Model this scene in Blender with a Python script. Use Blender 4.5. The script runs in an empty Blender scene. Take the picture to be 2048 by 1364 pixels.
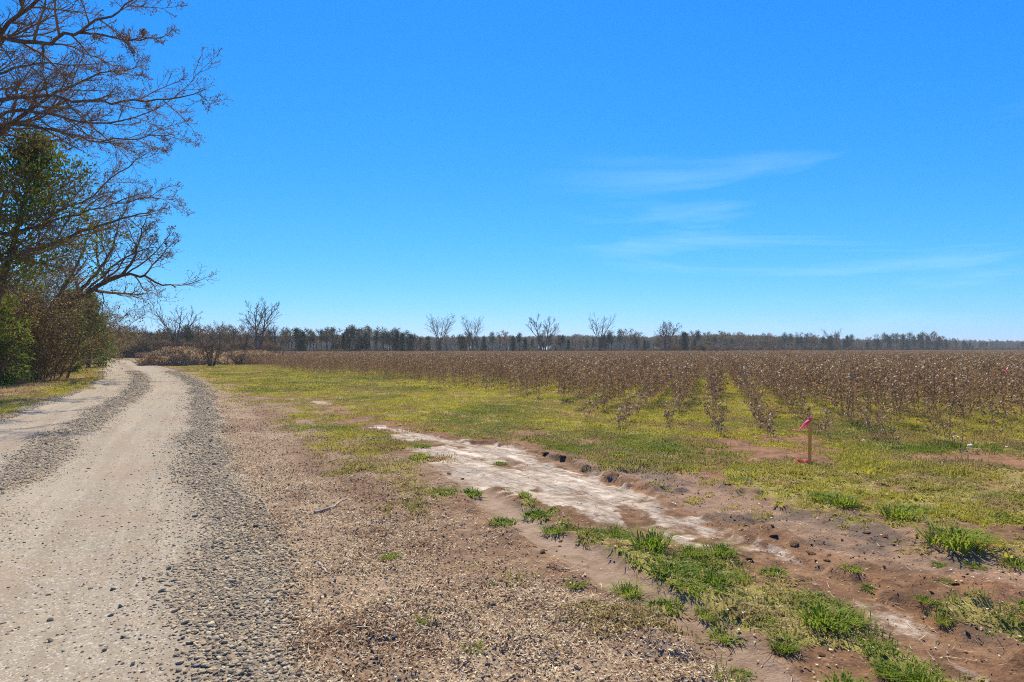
import bpy, math, random
import numpy as np
from mathutils import Vector, Matrix

R = math.radians
scene = bpy.context.scene
col = scene.collection

# ------------------------------------------------------------------ camera
CAM_H, FPX, HOR = 1.6, 1250.0, 698.0          # eye height, focal length in photo pixels, horizon row
cam_d = bpy.data.cameras.new("camera")
cam_d.lens = 22.0; cam_d.sensor_width = 36.0
cam_d.clip_start = 0.05; cam_d.clip_end = 12000
cam = bpy.data.objects.new("camera", cam_d); col.objects.link(cam)
cam.location = (0, 0, CAM_H)
cam.rotation_euler = (R(90 + 0.75), 0, 0)
scene.camera = cam

# ------------------------------------------------------------------ world and sun
SUN_EL, SUN_AZ = 52.0, -5.0                   # degrees; azimuth measured from +Y towards +X
CLOUD_LOC = (3.4, 1.7, 0.4)
world = bpy.data.worlds.new("World"); scene.world = world
world.use_nodes = True
wn, wl = world.node_tree.nodes, world.node_tree.links
wn.clear()
sky = wn.new("ShaderNodeTexSky"); sky.sky_type = 'NISHITA'; sky.sun_disc = False
sky.sun_elevation = R(SUN_EL); sky.sun_rotation = R(SUN_AZ)
sky.altitude = 200; sky.air_density = 1.0; sky.dust_density = 0.05; sky.ozone_density = 2.0
# the photograph's deep azure: each channel of the sky keeps its own contrast
sp = wn.new("ShaderNodeSeparateColor"); cb = wn.new("ShaderNodeCombineColor"); wl.new(sky.outputs[0], sp.inputs[0])
def wmath(op, a, b_):
    t = wn.new("ShaderNodeMath"); t.operation = op; wl.new(a, t.inputs[0]); t.inputs[1].default_value = b_; return t.outputs[0]
for k_, (gain_in, power, gain_out) in enumerate(((.0829, 1.8, 3.95), (.0879, .85, 4.65), (.161, .4, 5.3))):
    wl.new(wmath('MULTIPLY', wmath('POWER', wmath('MULTIPLY', sp.outputs[k_], gain_in), power), gain_out), cb.inputs[k_])
tc = wn.new("ShaderNodeTexCoord")
mp = wn.new("ShaderNodeMapping"); mp.inputs["Scale"].default_value = (1.1, 1.1, 8.5)
mp.inputs["Rotation"].default_value = (R(2), R(20), R(20)); mp.inputs["Location"].default_value = CLOUD_LOC
nz = wn.new("ShaderNodeTexNoise"); nz.inputs["Scale"].default_value = 1.7; nz.inputs["Detail"].default_value = 8
nz.inputs["Roughness"].default_value = 0.58; nz.inputs["Distortion"].default_value = 0.6
rmp = wn.new("ShaderNodeMapRange"); rmp.inputs[1].default_value = 0.53; rmp.inputs[2].default_value = 0.80
rmp.inputs[3].default_value = 0.0; rmp.inputs[4].default_value = 0.42
mixc = wn.new("ShaderNodeMix"); mixc.data_type = 'RGBA'; mixc.inputs[7].default_value = (3.0, 4.7, 6.2, 1)
bg = wn.new("ShaderNodeBackground"); bg.inputs["Strength"].default_value = 0.13
wo = wn.new("ShaderNodeOutputWorld")
wl.new(tc.outputs["Generated"], mp.inputs[0]); wl.new(mp.outputs[0], nz.inputs["Vector"])
wl.new(nz.outputs[0], rmp.inputs[0]); vd = wn.new("ShaderNodeVectorMath"); vd.operation = 'DOT_PRODUCT'; vd.inputs[1].default_value = (.46, .865, .19)   # one bank of cirrus
wl.new(tc.outputs["Generated"], vd.inputs[0])
bank = wn.new("ShaderNodeMapRange"); bank.interpolation_type = 'SMOOTHSTEP'; bank.inputs[1].default_value = .88; bank.inputs[2].default_value = .985; wl.new(vd.outputs["Value"], bank.inputs[0])
mm = wn.new("ShaderNodeMath"); mm.operation = 'MULTIPLY'; wl.new(rmp.outputs[0], mm.inputs[0]); wl.new(bank.outputs[0], mm.inputs[1])
sz_ = wn.new("ShaderNodeSeparateXYZ"); wl.new(tc.outputs["Generated"], sz_.inputs[0])
low = wn.new("ShaderNodeMapRange"); low.interpolation_type = 'SMOOTHSTEP'; wl.new(sz_.outputs[2], low.inputs[0])
for k_, v_ in ((1, .22), (2, .34), (3, 1.0), (4, 0.0)): low.inputs[k_].default_value = v_
m2 = wn.new("ShaderNodeMath"); m2.operation = 'MULTIPLY'; wl.new(mm.outputs[0], m2.inputs[0]); wl.new(low.outputs[0], m2.inputs[1])
wl.new(m2.outputs[0], mixc.inputs[0])
wl.new(cb.outputs[0], mixc.inputs[6]); wl.new(mixc.outputs[2], bg.inputs[0]); wl.new(bg.outputs[0], wo.inputs[0])

sun_d = bpy.data.lights.new("sun", 'SUN'); sun_d.energy = 5.0; sun_d.angle = R(0.53); sun_d.color = (1.0, 0.86, 0.60)
sun = bpy.data.objects.new("sun", sun_d); col.objects.link(sun)
sdir = Vector((math.sin(R(SUN_AZ)) * math.cos(R(SUN_EL)), math.cos(R(SUN_AZ)) * math.cos(R(SUN_EL)), math.sin(R(SUN_EL))))
sun.rotation_euler = sdir.to_track_quat('Z', 'Y').to_euler(); sun.location = sdir * 60
scene.view_settings.view_transform = 'Standard'; scene.view_settings.look = 'None'
scene.view_settings.exposure = 0.63; scene.view_settings.gamma = 1.0; scene.view_settings.use_curve_mapping = False
cy = scene.cycles
cy.max_bounces = 5; cy.diffuse_bounces = 3; cy.glossy_bounces = 2; cy.transmission_bounces = 3; cy.transparent_max_bounces = 6
cy.volume_bounces = 0
cy.use_denoising = False; cy.denoiser = 'OPENIMAGEDENOISE'; cy.denoising_input_passes = 'RGB_ALBEDO_NORMAL'
cy.filter_width = 1.05

# ------------------------------------------------------------------ helpers: numbers
rs = np.random.RandomState(7)
def P(u, v):                                   # photo pixel of a spot on the ground -> x, y in metres
    d = FPX * CAM_H / (v - HOR)
    return ((u - 1024) / FPX * d, d)
def PX(u, v, d):                               # photo pixel at a known distance -> x, y, z
    return ((u - 1024) / FPX * d, d, CAM_H + (HOR - v) / FPX * d)
def sst(a, b, x):
    t = np.clip((x - a) / (b - a), 0, 1); return t * t * (3 - 2 * t)
def _hash(ix, iy, s):
    n = (ix.astype(np.int64) * 374761393 + iy.astype(np.int64) * 668265263 + s * 1442695041) & 0x7fffffff
    n = ((n ^ (n >> 13)) * 1274126177) & 0x7fffffff
    n = (n ^ (n >> 16)) & 0xffffff
    return n / float(0xffffff)
def vn(x, y, s=0):
    x = np.asarray(x, float); y = np.asarray(y, float)
    ix, iy = np.floor(x), np.floor(y); fx, fy = x - ix, y - iy
    fx = fx * fx * (3 - 2 * fx); fy = fy * fy * (3 - 2 * fy)
    a, b = _hash(ix, iy, s), _hash(ix + 1, iy, s); c, d = _hash(ix, iy + 1, s), _hash(ix + 1, iy + 1, s)
    return (a + (b - a) * fx) * (1 - fy) + (c + (d - c) * fx) * fy
def fbm(x, y, s=0, o=4, g=0.5):
    t, a, f, w = 0.0, 1.0, 1.0, 0.0
    for k in range(o):
        t = t + a * vn(x * f + 17.3 * k, y * f - 9.1 * k, s + k); w += a; a *= g; f *= 2.03
    return t / w

# ------------------------------------------------------------------ the lie of the land
_ry = np.array([-40, -20, 0, 3, 6.6, 12.3, 18, 24.4, 34, 47.6, 65, 91, 110, 140, 180])
_rx = np.array([21.5, 11.2, 0.65, -0.92, -2.8, -5.7, -8.6, -11.7, -17.2, -25.9, -37.3, -55, -70, -97, -140])
_yy = np.arange(-40, 180, 0.5)
_xx = np.interp(_yy, _ry, _rx)
_k = np.ones(13) / 13
for _ in range(3):
    _p = np.pad(_xx, 6, mode='reflect', reflect_type='odd'); _xx = np.convolve(_p, _k, 'valid')
_dx = np.gradient(_xx, 0.5)
def road_x(y): return np.interp(y, _yy, _xx)
def road_cos(y): return 1 / np.sqrt(1 + np.interp(y, _yy, _dx) ** 2)
def road_t(x, y): return (road_x(y) - x) * road_cos(y)      # metres left of the road's right edge
RW = 4.5
def gravel_mask(t, y):
    w = (fbm(y * 0.9, t * 0.8, 50, 3) - 0.5) * 0.55
    tt = t + w
    right = sst(-0.30, 0.22, tt) * (1 - .62 * sst(0.38, 0.8, tt)) * (1 - sst(0.7, 1.3, tt))
    mid = sst(1.75, 2.5, tt) * (1 - sst(2.6, 3.3, tt))
    left = sst(4.05, 4.3, tt) * (1 - sst(4.55, 4.8, tt)) * 0.7
    return np.maximum(np.maximum(right, mid * 0.92), left)

_lb = np.array([[1, 1.8], [3.1, .93], [3.8, .69], [5.5, .11], [7.6, -.75], [10.4, -2.4], [20, -6.9], [32, -13.6], [60, -31.5], [100, -60]])
_gb = np.array([[0, 6.0], [3, 4.6], [4.3, 3.8], [5.2, 3.4], [6.4, 2.7], [8, 1.9], [10, .75], [11.5, -.6], [13, -2.2], [20, -6.6], [32, -13.2], [60, -31], [100, -60]])
_sb = np.array([[2.2, 2.75, .3], [3.16, 2.4, .24], [3.6, 2.25, .26], [4.4, 2.1, .27], [5.0, 1.85, .3], [5.5, 1.5, .42], [6.2, 1.08, .75],
                [7.1, .42, .98], [8.3, -.1, 1.1], [9.9, -.65, 1.05], [11.3, -1.75, .6], [12.5, -2.6, .28], [16, -4.6, .3], [20, -6.8, .75], [22, -7.8, .4], [26, -10, .05]])
_pb = np.array([[1.5, 1.75], [3.0, 1.24], [3.3, 1.13], [4.0, .91], [5.0, .5], [6.0, .08], [7.6, -.5], [9.5, -1.3]])
_tb = np.array([[3.0, 5.2], [4.3, 3.55], [5.2, 2.95], [6.4, 2.35], [8.0, 1.65], [10, 0.6]])
def lerp_b(tab, y, c=1): return np.interp(y, tab[:, 0], tab[:, c])

def zones(x, y):
    x = np.asarray(x, float); y = np.asarray(y, float)
    t = road_t(x, y)
    wob = (fbm(x * 1.1, y * 1.1, 3, 4) - 0.5)
    wob2 = (fbm(x * 3.3, y * 3.3, 9, 3) - 0.5)
    z = {'t': t}
    z['litter'] = (1 - sst(-0.25, 0.45, x - lerp_b(_lb, y) + wob * 1.3 + wob2 * 0.5)) * (1 - sst(0.0, 0.3, t)) * (1 - sst(26, 55, y) * 0.8)
    # pale silt washed along the low line
    sx, sw = lerp_b(_sb, y), lerp_b(_sb, y, 2)
    d = (x - sx)
    ridged = fbm(x * 0.9 + y * 0.55, (y - x * 0.9) * 2.4, 21, 4)
    e = np.abs(d) / np.maximum(sw, .05) + wob * 1.5 + wob2 * 1.1
    silt = 1 - sst(0.55, 1.2, e)
    left_soft = sst(-0.95, 0.1, d / np.maximum(sw, .05))
    silt = silt * (0.55 + 0.45 * np.maximum(left_soft, sst(0.47, 0.56, ridged)))
    silt = silt * (1 - 0.85 * sst(12, 13.5, y) * (1 - sst(0.5, 0.58, fbm(x * 1.2, y * .8, 33, 3))))
    silt = silt * (1 - .9 * (1 - sst(4.8, 6.6, y)) * (1 - sst(.47, .57, fbm(x * 2.1, y * 2.1, 34, 4))))
    silt = silt * (1 - .85 * sst(.50, .60, fbm(x * 1.5 + 4, y * 1.5, 35, 5, .65)) * (1 - .6 * sst(-.2, .6, d / np.maximum(sw, .05))))
    silt = silt * (.52 + .48 * sst(4.4, 6.0, y + wob * 1.5))
    z['silt'] = silt; z['silt_d'] = d; z['silt_w'] = sw
    pd = np.abs(x - lerp_b(_pb, y) + wob * 0.25)
    z['track'] = (1 - sst(0.12, 0.28, pd)) * (1 - sst(7.6, 9.5, y))
    td = np.abs(x - lerp_b(_tb, y) + wob * 0.6)
    z['track2'] = (1 - sst(0.3, 0.75, td)) * (1 - sst(8.0, 10, y)) * sst(2.5, 3.5, y)
    # grass cover
    gd = x - lerp_b(_gb, y) + wob * 1.6 + wob2 * 0.5
    patch = fbm(x * 0.75, y * 0.75, 70, 5, 0.58)
    far = sst(7, 18, y)
    g = sst(-0.2, 0.9, gd) * sst(0.36 - 0.2 * far, 0.54 - 0.2 * far, patch)
    band = sst(0.06, 0.25, x - lerp_b(_pb, y)) * (1 - sst(-0.05, 0.3, x - sx + sw)) * (1 - sst(6.8, 7.8, y))
    g = np.maximum(g, band * sst(0.48, 0.58, fbm(x * 1.9, y * 1.9, 75, 4)) * 0.9)
    between = sst(0.0, 0.3, d - sw) * (1 - sst(0.0, 0.8, gd)) * sst(0.47, 0.58, fbm(x * 1.4, y * 1.4, 80, 4)) * 0.8
    g = np.maximum(g, between)
    lg = z['litter'] * sst(0.9, 2.0, -t) * sst(.47, .64, fbm(x * 1.6, y * 1.6, 85, 4)) * .7
    edge_g = (1 - sst(.2, .9, np.abs(x - lerp_b(_lb, y) - .1))) * sst(6.5, 9, y) * sst(.44, .58, fbm(x * 1.5, y * 1.5, 88, 4)) * .7
    g = np.maximum(np.maximum(g, lg), edge_g)
    z['dark'] = z['litter'] * np.exp(-((t + 1.15 + wob * .7) / .33) ** 2) * sst(.3, .55, fbm(x * 1.2, y * 1.2, 86, 4)) * sst(3.6, 6, y)
    z['dark'] = np.maximum(z['dark'], z['litter'] * sst(.56, .70, fbm(x * .9, y * .9, 87, 5)) * .6)
    vl = t - RW
    verge = sst(-0.1, 0.25, vl + wob * 0.5)
    z['verge'] = verge
    gl = verge * (1 - sst(0.7, 1.9, vl + wob * 1.5)) * sst(0.3, 0.5, patch)
    gl = np.maximum(gl, verge * sst(0.58, 0.68, patch) * 0.5)
    g = np.where(t > 2, gl, g)
    right_far = (1 - sst(0.2, 0.7, t)) * sst(16, 30, y) * sst(0.2, 0.9, -t) * sst(0.42, 0.55, patch)
    g = np.maximum(g, np.where(t < 2, right_far, 0) * 0.8)
    g = g * (1 - np.clip(silt * 1.3, 0, 1)) * (1 - 0.9 * z['track']) * (1 - 0.75 * z['track2'])
    z['grass'] = np.clip(g, 0, 1)
    z['straw'] = np.clip(verge * (1 - gl), 0, 1)
    z['red'] = sst(0.42, 0.62, fbm(x * 0.5, y * 0.5, 90, 4)) * sst(0.0, 1.5, d)
    z['wet'] = sst(0.55, 0.68, fbm(x * 1.7, y * 1.7, 95, 4)) * sst(0.0, 0.25, d - sw * 0.8) * (1 - sst(1.2, 2.0, d - sw)) * (1 - sst(9, 12, y))
    return z

def hfun(x, y, zz=None):
    x = np.asarray(x, float); y = np.asarray(y, float)
    if zz is None: zz = zones(x, y)
    t = zz['t']
    near = 1 - sst(14, 40, y)
    h = (fbm(x * 0.35, y * 0.35, 11, 3) - 0.5) * 0.10
    off = 1 - sst(-0.3, 0.1, t) * (1 - sst(4.6, 5.0, t))        # 0 on the road
    rough = 0.55 + 0.45 * zz['grass'] + 0.3 * zz['litter']
    smooth = np.clip(zz['silt'] * 0.85 + zz['track'] * 0.6, 0, .92)
    h = h + off * near * (1 - smooth) * rough * ((fbm(x * 2.6, y * 2.6, 12, 4) - 0.5) * 0.09 + (fbm(x * 8, y * 8, 13, 4, .65) - 0.5) * 0.06)
    # runnels combed through the silt
    h = h + near * zz['silt'] * ((fbm(x * 1.5 + y * 1.1, (y - x * 1.1) * 5.0, 22, 4) - 0.5) * 0.035)
    # the wash lies low, with a broken bank on its field side
    d, sw = zz['silt_d'], zz['silt_w']
    u_ = d - sw * 0.95 + (fbm(x * 3, y * 3, 14, 5, .62) - 0.5) * 0.5
    brk = sst(0.40, 0.52, fbm(x * 1.3, y * 1.3, 15, 3))
    inwash = (1 - .8 * np.exp(-((y - 6.4) / .5) ** 2)) * (1 - sst(8.5, 13, y)) * (1 - sst(30, 40, y))
    h = h + inwash * off * (sst(0.0, 0.09, u_) * (0.018 + 0.045 * brk) * (1 - 0.7 * sst(0.25, 1.6, u_)) * (.6 + .8 * fbm(x * 11, y * 11, 25, 3)) - 0.035 * (1 - sst(0.0, 0.1, u_)) * (1 - sst(sw, sw + 0.5, -d)))
    # tyre track pressed into the soil, a crumbled lip on both sides
    pd = np.abs(x - lerp_b(_pb, y) + (fbm(x * 1.1, y * 1.1, 3, 4) - 0.5) * 0.25)
    tw = (1 - sst(7.0, 9.5, y))
    h = h + tw * off * (-0.03 * (1 - sst(0.10, 0.24, pd)) + 0.035 * np.exp(-((pd - 0.32) / 0.11) ** 2) * sst(0.35, 0.6, fbm(x * 4, y * 4, 16, 3)))
    t2 = np.abs(x - lerp_b(_tb, y) + (fbm(x * 1.1, y * 1.1, 3, 4) - 0.5) * 0.6)
    t2w = (1 - sst(8, 10, y)) * sst(2.5, 3.5, y)
    h = h + t2w * (-0.03 * (1 - sst(0.25, 0.5, t2)) + 0.04 * np.exp(-((t2 - 0.62) / 0.15) ** 2) * sst(0.42, 0.6, fbm(x * 3.2, y * 3.2, 17, 3)))
    # clods thrown up beside the wash
    cl = sst(0.60, 0.72, fbm(x * 2.2, y * 2.2, 18, 4)) * sst(0.0, 0.3, d - sw) * (1 - sst(1.6, 2.4, d - sw)) * (1 - sst(8, 10, y))
    h = h + cl * 0.035 * (.4 + 1.2 * fbm(x * 12, y * 12, 26, 3))
    # the road: two packed lanes between gravel ridges
    on = 1 - off
    lane = np.exp(-((t - 1.45) / 0.5) ** 2) + np.exp(-((t - 3.6) / 0.5) ** 2)
    h = h + on * (0.035 - 0.03 * lane + 0.012 * gravel_mask(t, y) + (fbm(t * 1.5, y * 0.5, 19, 4) - 0.5) * 0.03 + (fbm(x * 5, y * 5, 20, 3) - 0.5) * 0.012 * near)
    return h

# ------------------------------------------------------------------ helpers: meshes and objects
def link(o): col.objects.link(o); return o
def tag(o, label=None, cat=None, group=None, kind=None):
    if label: o['label'] = label
    if cat: o['category'] = cat
    if group: o['group'] = group
    if kind: o['kind'] = kind
    return o
def mesh_np(name, verts, quads=None, tris=None, mat=None, smooth=False):
    verts = np.asarray(verts, np.float32).reshape(-1, 3)
    me = bpy.data.meshes.new(name)
    nq = 0 if quads is None else len(quads); nt = 0 if tris is None else len(tris)
    me.vertices.add(len(verts)); me.vertices.foreach_set('co', verts.ravel())
    li = []
    if nq: li.append(np.asarray(quads, np.int32).ravel())
    if nt: li.append(np.asarray(tris, np.int32).ravel())
    if li:
        li = np.concatenate(li)
        me.loops.add(len(li)); me.loops.foreach_set('vertex_index', li)
        st = np.concatenate([np.arange(nq) * 4, nq * 4 + np.arange(nt) * 3]).astype(np.int32)
        me.polygons.add(nq + nt); me.polygons.foreach_set('loop_start', st)
        me.polygons.foreach_set('use_smooth', np.full(nq + nt, smooth))
    if mat is not None:
        for m in (mat if isinstance(mat, (list, tuple)) else [mat]): me.materials.append(m)
    me.update(calc_edges=True); me.validate()
    return me
def attr(me, name, vals, typ='FLOAT', dom='POINT'):
    a = me.attributes.new(name, typ, dom)
    key = {'FLOAT': 'value', 'INT': 'value', 'FLOAT_VECTOR': 'vector', 'FLOAT_COLOR': 'color'}[typ]
    a.data.foreach_set(key, np.ascontiguousarray(vals, np.int32 if typ == 'INT' else np.float32).ravel())
def obj(name, me, parent=None, loc=(0, 0, 0), rot=(0, 0, 0), scl=(1, 1, 1)):
    o = bpy.data.objects.new(name, me); link(o)
    o.location = loc; o.rotation_euler = rot; o.scale = scl
    if parent is not None: o.parent = parent
    return o
def empty(name, loc, rz=0, scl=1.0):
    o = bpy.data.objects.new(name, None); link(o)
    o.location = loc; o.rotation_euler = (0, 0, rz); o.scale = (scl,) * 3 if not isinstance(scl, tuple) else scl
    o.empty_display_size = 0.2
    return o

class Tubes:                                   # collects polylines, builds them as one mesh of tapered tubes
    def __init__(s): s.d = {}
    def add(s, pts, rad, sides=3):
        pts = np.asarray(pts, float); rad = np.asarray(rad, float)
        s.d.setdefault((len(pts), sides), []).append((pts, rad))
    def arrays(s):
        V, Q, T, base = [], [], [], 0
        for (n, k), L in s.d.items():
            p = np.stack([a for a, _ in L]); r = np.stack([b for _, b in L]); B = len(L)
            tan = np.gradient(p, axis=1); tan /= np.linalg.norm(tan, axis=2, keepdims=True) + 1e-9
            ref = np.where(np.abs(tan[:, :1, 2:3]) > 0.9, np.array([1., 0, 0]), np.array([0, 0, 1.]))
            e1 = np.cross(tan, np.broadcast_to(ref, tan.shape)); e1 /= np.linalg.norm(e1, axis=2, keepdims=True) + 1e-9
            e2 = np.cross(tan, e1)
            a = np.arange(k) * 2 * np.pi / k
            ring = p[:, :, None] + r[:, :, None, None] * (e1[:, :, None] * np.cos(a)[None, None, :, None] + e2[:, :, None] * np.sin(a)[None, None, :, None])
            V.append(ring.reshape(-1, 3))
            i = np.arange(n - 1)[:, None] * k + np.arange(k)[None]; j = np.arange(n - 1)[:, None] * k + (np.arange(k)[None] + 1) % k
            q = np.stack([i, j, j + k, i + k], -1).reshape(-1, 4)
            Q.append((base + (np.arange(B) * n * k)[:, None, None] + q[None]).reshape(-1, 4))
            base += B * n * k
        return np.concatenate(V), np.concatenate(Q)
    def mesh(s, name, mat, smooth=True):
        v, q = s.arrays(); return mesh_np(name, v, q, None, mat, smooth)

def leaf_cards(pos, size, aspect, rng, axis=None, droop=0.0):
    """diamond leaves with a fold along the midrib: 5 vertices, 4 triangles"""
    n = len(pos)
    d = rng.normal(size=(n, 3)); d /= np.linalg.norm(d, axis=1, keepdims=True)
    if axis is not None: d = d * 0.75 + axis; d /= np.linalg.norm(d, axis=1, keepdims=True) + 1e-9
    d[:, 2] -= droop; d /= np.linalg.norm(d, axis=1, keepdims=True) + 1e-9
    o = rng.normal(size=(n, 3)); s = np.cross(d, o); s /= np.linalg.norm(s, axis=1, keepdims=True) + 1e-9
    nn = np.cross(s, d)
    L = (np.asarray(size) * np.ones(n))[:, None]; W = L * aspect
    v = np.stack([pos, pos + d * L * 0.45 + s * W + nn * W * 0.3, pos + d * L, pos + d * L * 0.45 - s * W + nn * W * 0.3], 1)
    q = np.arange(n * 4).reshape(n, 4)
    return v.reshape(-1, 3), q

# ------------------------------------------------------------------ helpers: materials
def new_mat(name):
    m = bpy.data.materials.new(name); m.use_nodes = True
    nt = m.node_tree; b = nt.nodes["Principled BSDF"]
    b.inputs["Roughness"].default_value = 0.85
    try: b.inputs["Specular IOR Level"].default_value = 0.12
    except Exception: pass
    return m, nt, b
class NB:                                      # terse node building
    def __init__(s, nt): s.nt = nt; s.n = nt.nodes; s.l = nt.links
    def at(s, name, typ='GEOMETRY', out="Fac"):
        a = s.n.new("ShaderNodeAttribute"); a.attribute_name = name; a.attribute_type = typ; return a.outputs[out]
    def pos(s):
        return s.n.new("ShaderNodeNewGeometry").outputs["Position"]
    def ocoord(s): return s.n.new("ShaderNodeTexCoord").outputs["Object"]
    def noise(s, vec, scale, det=4, rough=0.55, dist=0.0, out=0):
        t = s.n.new("ShaderNodeTexNoise"); t.inputs["Scale"].default_value = scale; t.inputs["Detail"].default_value = det
        t.inputs["Roughness"].default_value = rough; t.inputs["Distortion"].default_value = dist
        if vec is not None: s.l.new(vec, t.inputs["Vector"])
        return t.outputs[out]
    def vor(s, vec, scale, feat='F1', out="Distance", rnd=1.0):
        t = s.n.new("ShaderNodeTexVoronoi"); t.feature = feat; t.inputs["Scale"].default_value = scale; t.inputs["Randomness"].default_value = rnd
        s.l.new(vec, t.inputs["Vector"]); return t.outputs[out]
    def ramp(s, fac, a, b, lo=0.0, hi=1.0, smooth=True):
        t = s.n.new("ShaderNodeMapRange"); t.interpolation_type = 'SMOOTHSTEP' if smooth else 'LINEAR'
        s.l.new(fac, t.inputs[0])
        for i, v in ((1, a), (2, b), (3, lo), (4, hi)): t.inputs[i].default_value = v
        return t.outputs[0]
    def mix(s, fac, a, b, mode='MIX'):
        t = s.n.new("ShaderNodeMix"); t.data_type = 'RGBA'; t.blend_type = mode
        for i, v in ((0, fac), (6, a), (7, b)):
            if isinstance(v, (int, float)): t.inputs[i].default_value = v
            elif isinstance(v, tuple): t.inputs[i].default_value = v + (1,) if len(v) == 3 else v
            else: s.l.new(v, t.inputs[i])
        return t.outputs[2]
    def math(s, op, a, b=0.0, clamp=False):
        t = s.n.new("ShaderNodeMath"); t.operation = op; t.use_clamp = clamp
        for i, v in ((0, a), (1, b)):
            if isinstance(v, (int, float)): t.inputs[i].default_value = v
            else: s.l.new(v, t.inputs[i])
        return t.outputs[0]
    def comb(s, x, y, z=0.0):
        t = s.n.new("ShaderNodeCombineXYZ")
        for i, v in enumerate((x, y, z)):
            if isinstance(v, (int, float)): t.inputs[i].default_value = v
            else: s.l.new(v, t.inputs[i])
        return t.outputs[0]
    def bump(s, h, strength, dist, b):
        t = s.n.new("ShaderNodeBump"); t.inputs["Strength"].default_value = strength; t.inputs["Distance"].default_value = dist
        s.l.new(h, t.inputs["Height"]); s.l.new(t.outputs[0], b.inputs["Normal"]); return t
    def cramp(s, fac, stops):
        t = s.n.new("ShaderNodeValToRGB"); e = t.color_ramp.elements
        while len(e) < len(stops): e.new(0.5)
        for k, (p, c) in enumerate(stops): e[k].position = p; e[k].color = c + (1,)
        s.l.new(fac, t.inputs[0]); return t.outputs[0]
    def rnd(s): return s.n.new("ShaderNodeObjectInfo").outputs["Random"]

def leafy(name, c_from, trans=0.35, rough=0.6, lum=1.0):
    """thin vegetation: diffuse plus light let through; c_from(NB) returns the colour socket or a tuple"""
    m, nt, b = new_mat(name); nb = NB(nt)
    c = c_from(nb)
    if isinstance(c, tuple):
        r_ = nt.nodes.new("ShaderNodeRGB"); r_.outputs[0].default_value = c + (1,); c = r_.outputs[0]
    nt.links.new(c, b.inputs["Base Color"]); b.inputs["Roughness"].default_value = rough
    tr = nt.nodes.new("ShaderNodeBsdfTranslucent"); nt.links.new(c, tr.inputs["Color"])
    mx = nt.nodes.new("ShaderNodeMixShader"); mx.inputs[0].default_value = trans
    out = nt.nodes["Material Output"]
    nt.links.new(b.outputs[0], mx.inputs[1]); nt.links.new(tr.outputs[0], mx.inputs[2]); nt.links.new(mx.outputs[0], out.inputs["Surface"])
    return m
def varied(stops, scale=3.0, det=3):           # colour varies over the object and from one copy to the next
    def f(nb):
        n = nb.noise(nb.ocoord(), scale, det)
        v = nb.math('ADD', nb.math('MULTIPLY', nb.ramp(n, .3, .7), 0.6), nb.math('MULTIPLY', nb.rnd(), 0.4))
        return nb.cramp(v, stops)
    return f
def per_leaf(stops, scale=28.0):               # colour varies from leaf to leaf
    def f(nb):
        n = nb.noise(nb.ocoord(), scale, 1)
        n2 = nb.noise(nb.ocoord(), 0.9, 2)
        v = nb.math('ADD', nb.math('MULTIPLY', nb.ramp(n, .3, .7), 0.55), nb.math('MULTIPLY', nb.ramp(n2, .35, .65), 0.45))
        return nb.cramp(v, stops)
    return f

M = {}
# ---- soil, silt, litter and moss of the ground sheet
m, nt, b = new_mat("ground_soil"); nb = NB(nt); p = nb.pos()
n_f = nb.noise(p, 55, 5, 0.65); n_m = nb.noise(p, 9, 5, 0.6); n_l = nb.noise(p, 1.6, 5, 0.6); n_x = nb.noise(p, 0.22, 4, 0.55)
soil = nb.mix(nb.ramp(n_m, .3, .7), (.12, .066, .035), (.255, .143, .074))
soil = nb.mix(nb.ramp(n_l, .5, .68, 0, .7), soil, (.35, .225, .13))
soil = nb.mix(nb.ramp(n_l, .45, .33, 0, .6), soil, (.085, .052, .034))
soil = nb.mix(nb.math('MULTIPLY', nb.at('red'), nb.ramp(n_l, .35, .65)), soil, (.30, .155, .082))
soil = nb.mix(nb.math('MULTIPLY', nb.at('track'), nb.ramp(n_l, .2, .6, .55, .95)), soil, nb.mix(nb.ramp(n_m, .3, .7), (.27, .195, .135), (.36, .275, .20)))
soil = nb.mix(nb.math('MULTIPLY', nb.at('wet'), 0.75), soil, (.075, .052, .036))
runs = nb.noise(nb.comb(nb.at('wash_s'), nb.at('wash_d')), 1.0, 6, .65, .8)
silt = nb.mix(nb.ramp(n_m, .3, .7), (.34, .275, .205), (.55, .475, .375))
silt = nb.mix(nb.ramp(runs, .52, .66, 0, .9), silt, (.78, .69, .565))
silt = nb.mix(nb.ramp(runs, .50, .36, 0, .75), silt, (.22, .155, .10))
silt = nb.mix(nb.ramp(n_l, .46, .64, 0, .6), silt, (.36, .325, .27))
soil = nb.mix(nb.ramp(nb.math('ADD', nb.math('ADD', nb.at('silt'), nb.math('MULTIPLY', nb.math('SUBTRACT', n_m, .5), 1.1)), nb.math('MULTIPLY', nb.math('SUBTRACT', n_f, .5), .7)), .3, .8, 0, .97), soil, silt)
lit = nb.mix(nb.ramp(n_f, .35, .65), (0.200, 0.131, 0.082), (0.516, 0.410, 0.278))
lit = nb.mix(nb.ramp(n_l, .45, .68, 0, .4), lit, (.15, .095, .06))
lit = nb.mix(nb.math('MULTIPLY', nb.at('dark'), .8), lit, (.19, .12, .075))
lit = nb.mix(nb.math('MULTIPLY', nb.at('outer'), .7), lit, nb.mix(nb.ramp(n_m, .3, .7), (.15, .092, .054), (.30, .195, .12)))
soil = nb.mix(nb.math('MULTIPLY', nb.at('litter'), .92), soil, lit)
straw = nb.mix(nb.ramp(n_f, .3, .7), (.26, .17, .085), (.46, .33, .17))
soil = nb.mix(nb.math('MULTIPLY', nb.at('straw'), .9), soil, straw)
green = nb.mix(nb.ramp(n_f, .3, .7), (.19, .175, .04), (.46, .40, .10))
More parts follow.
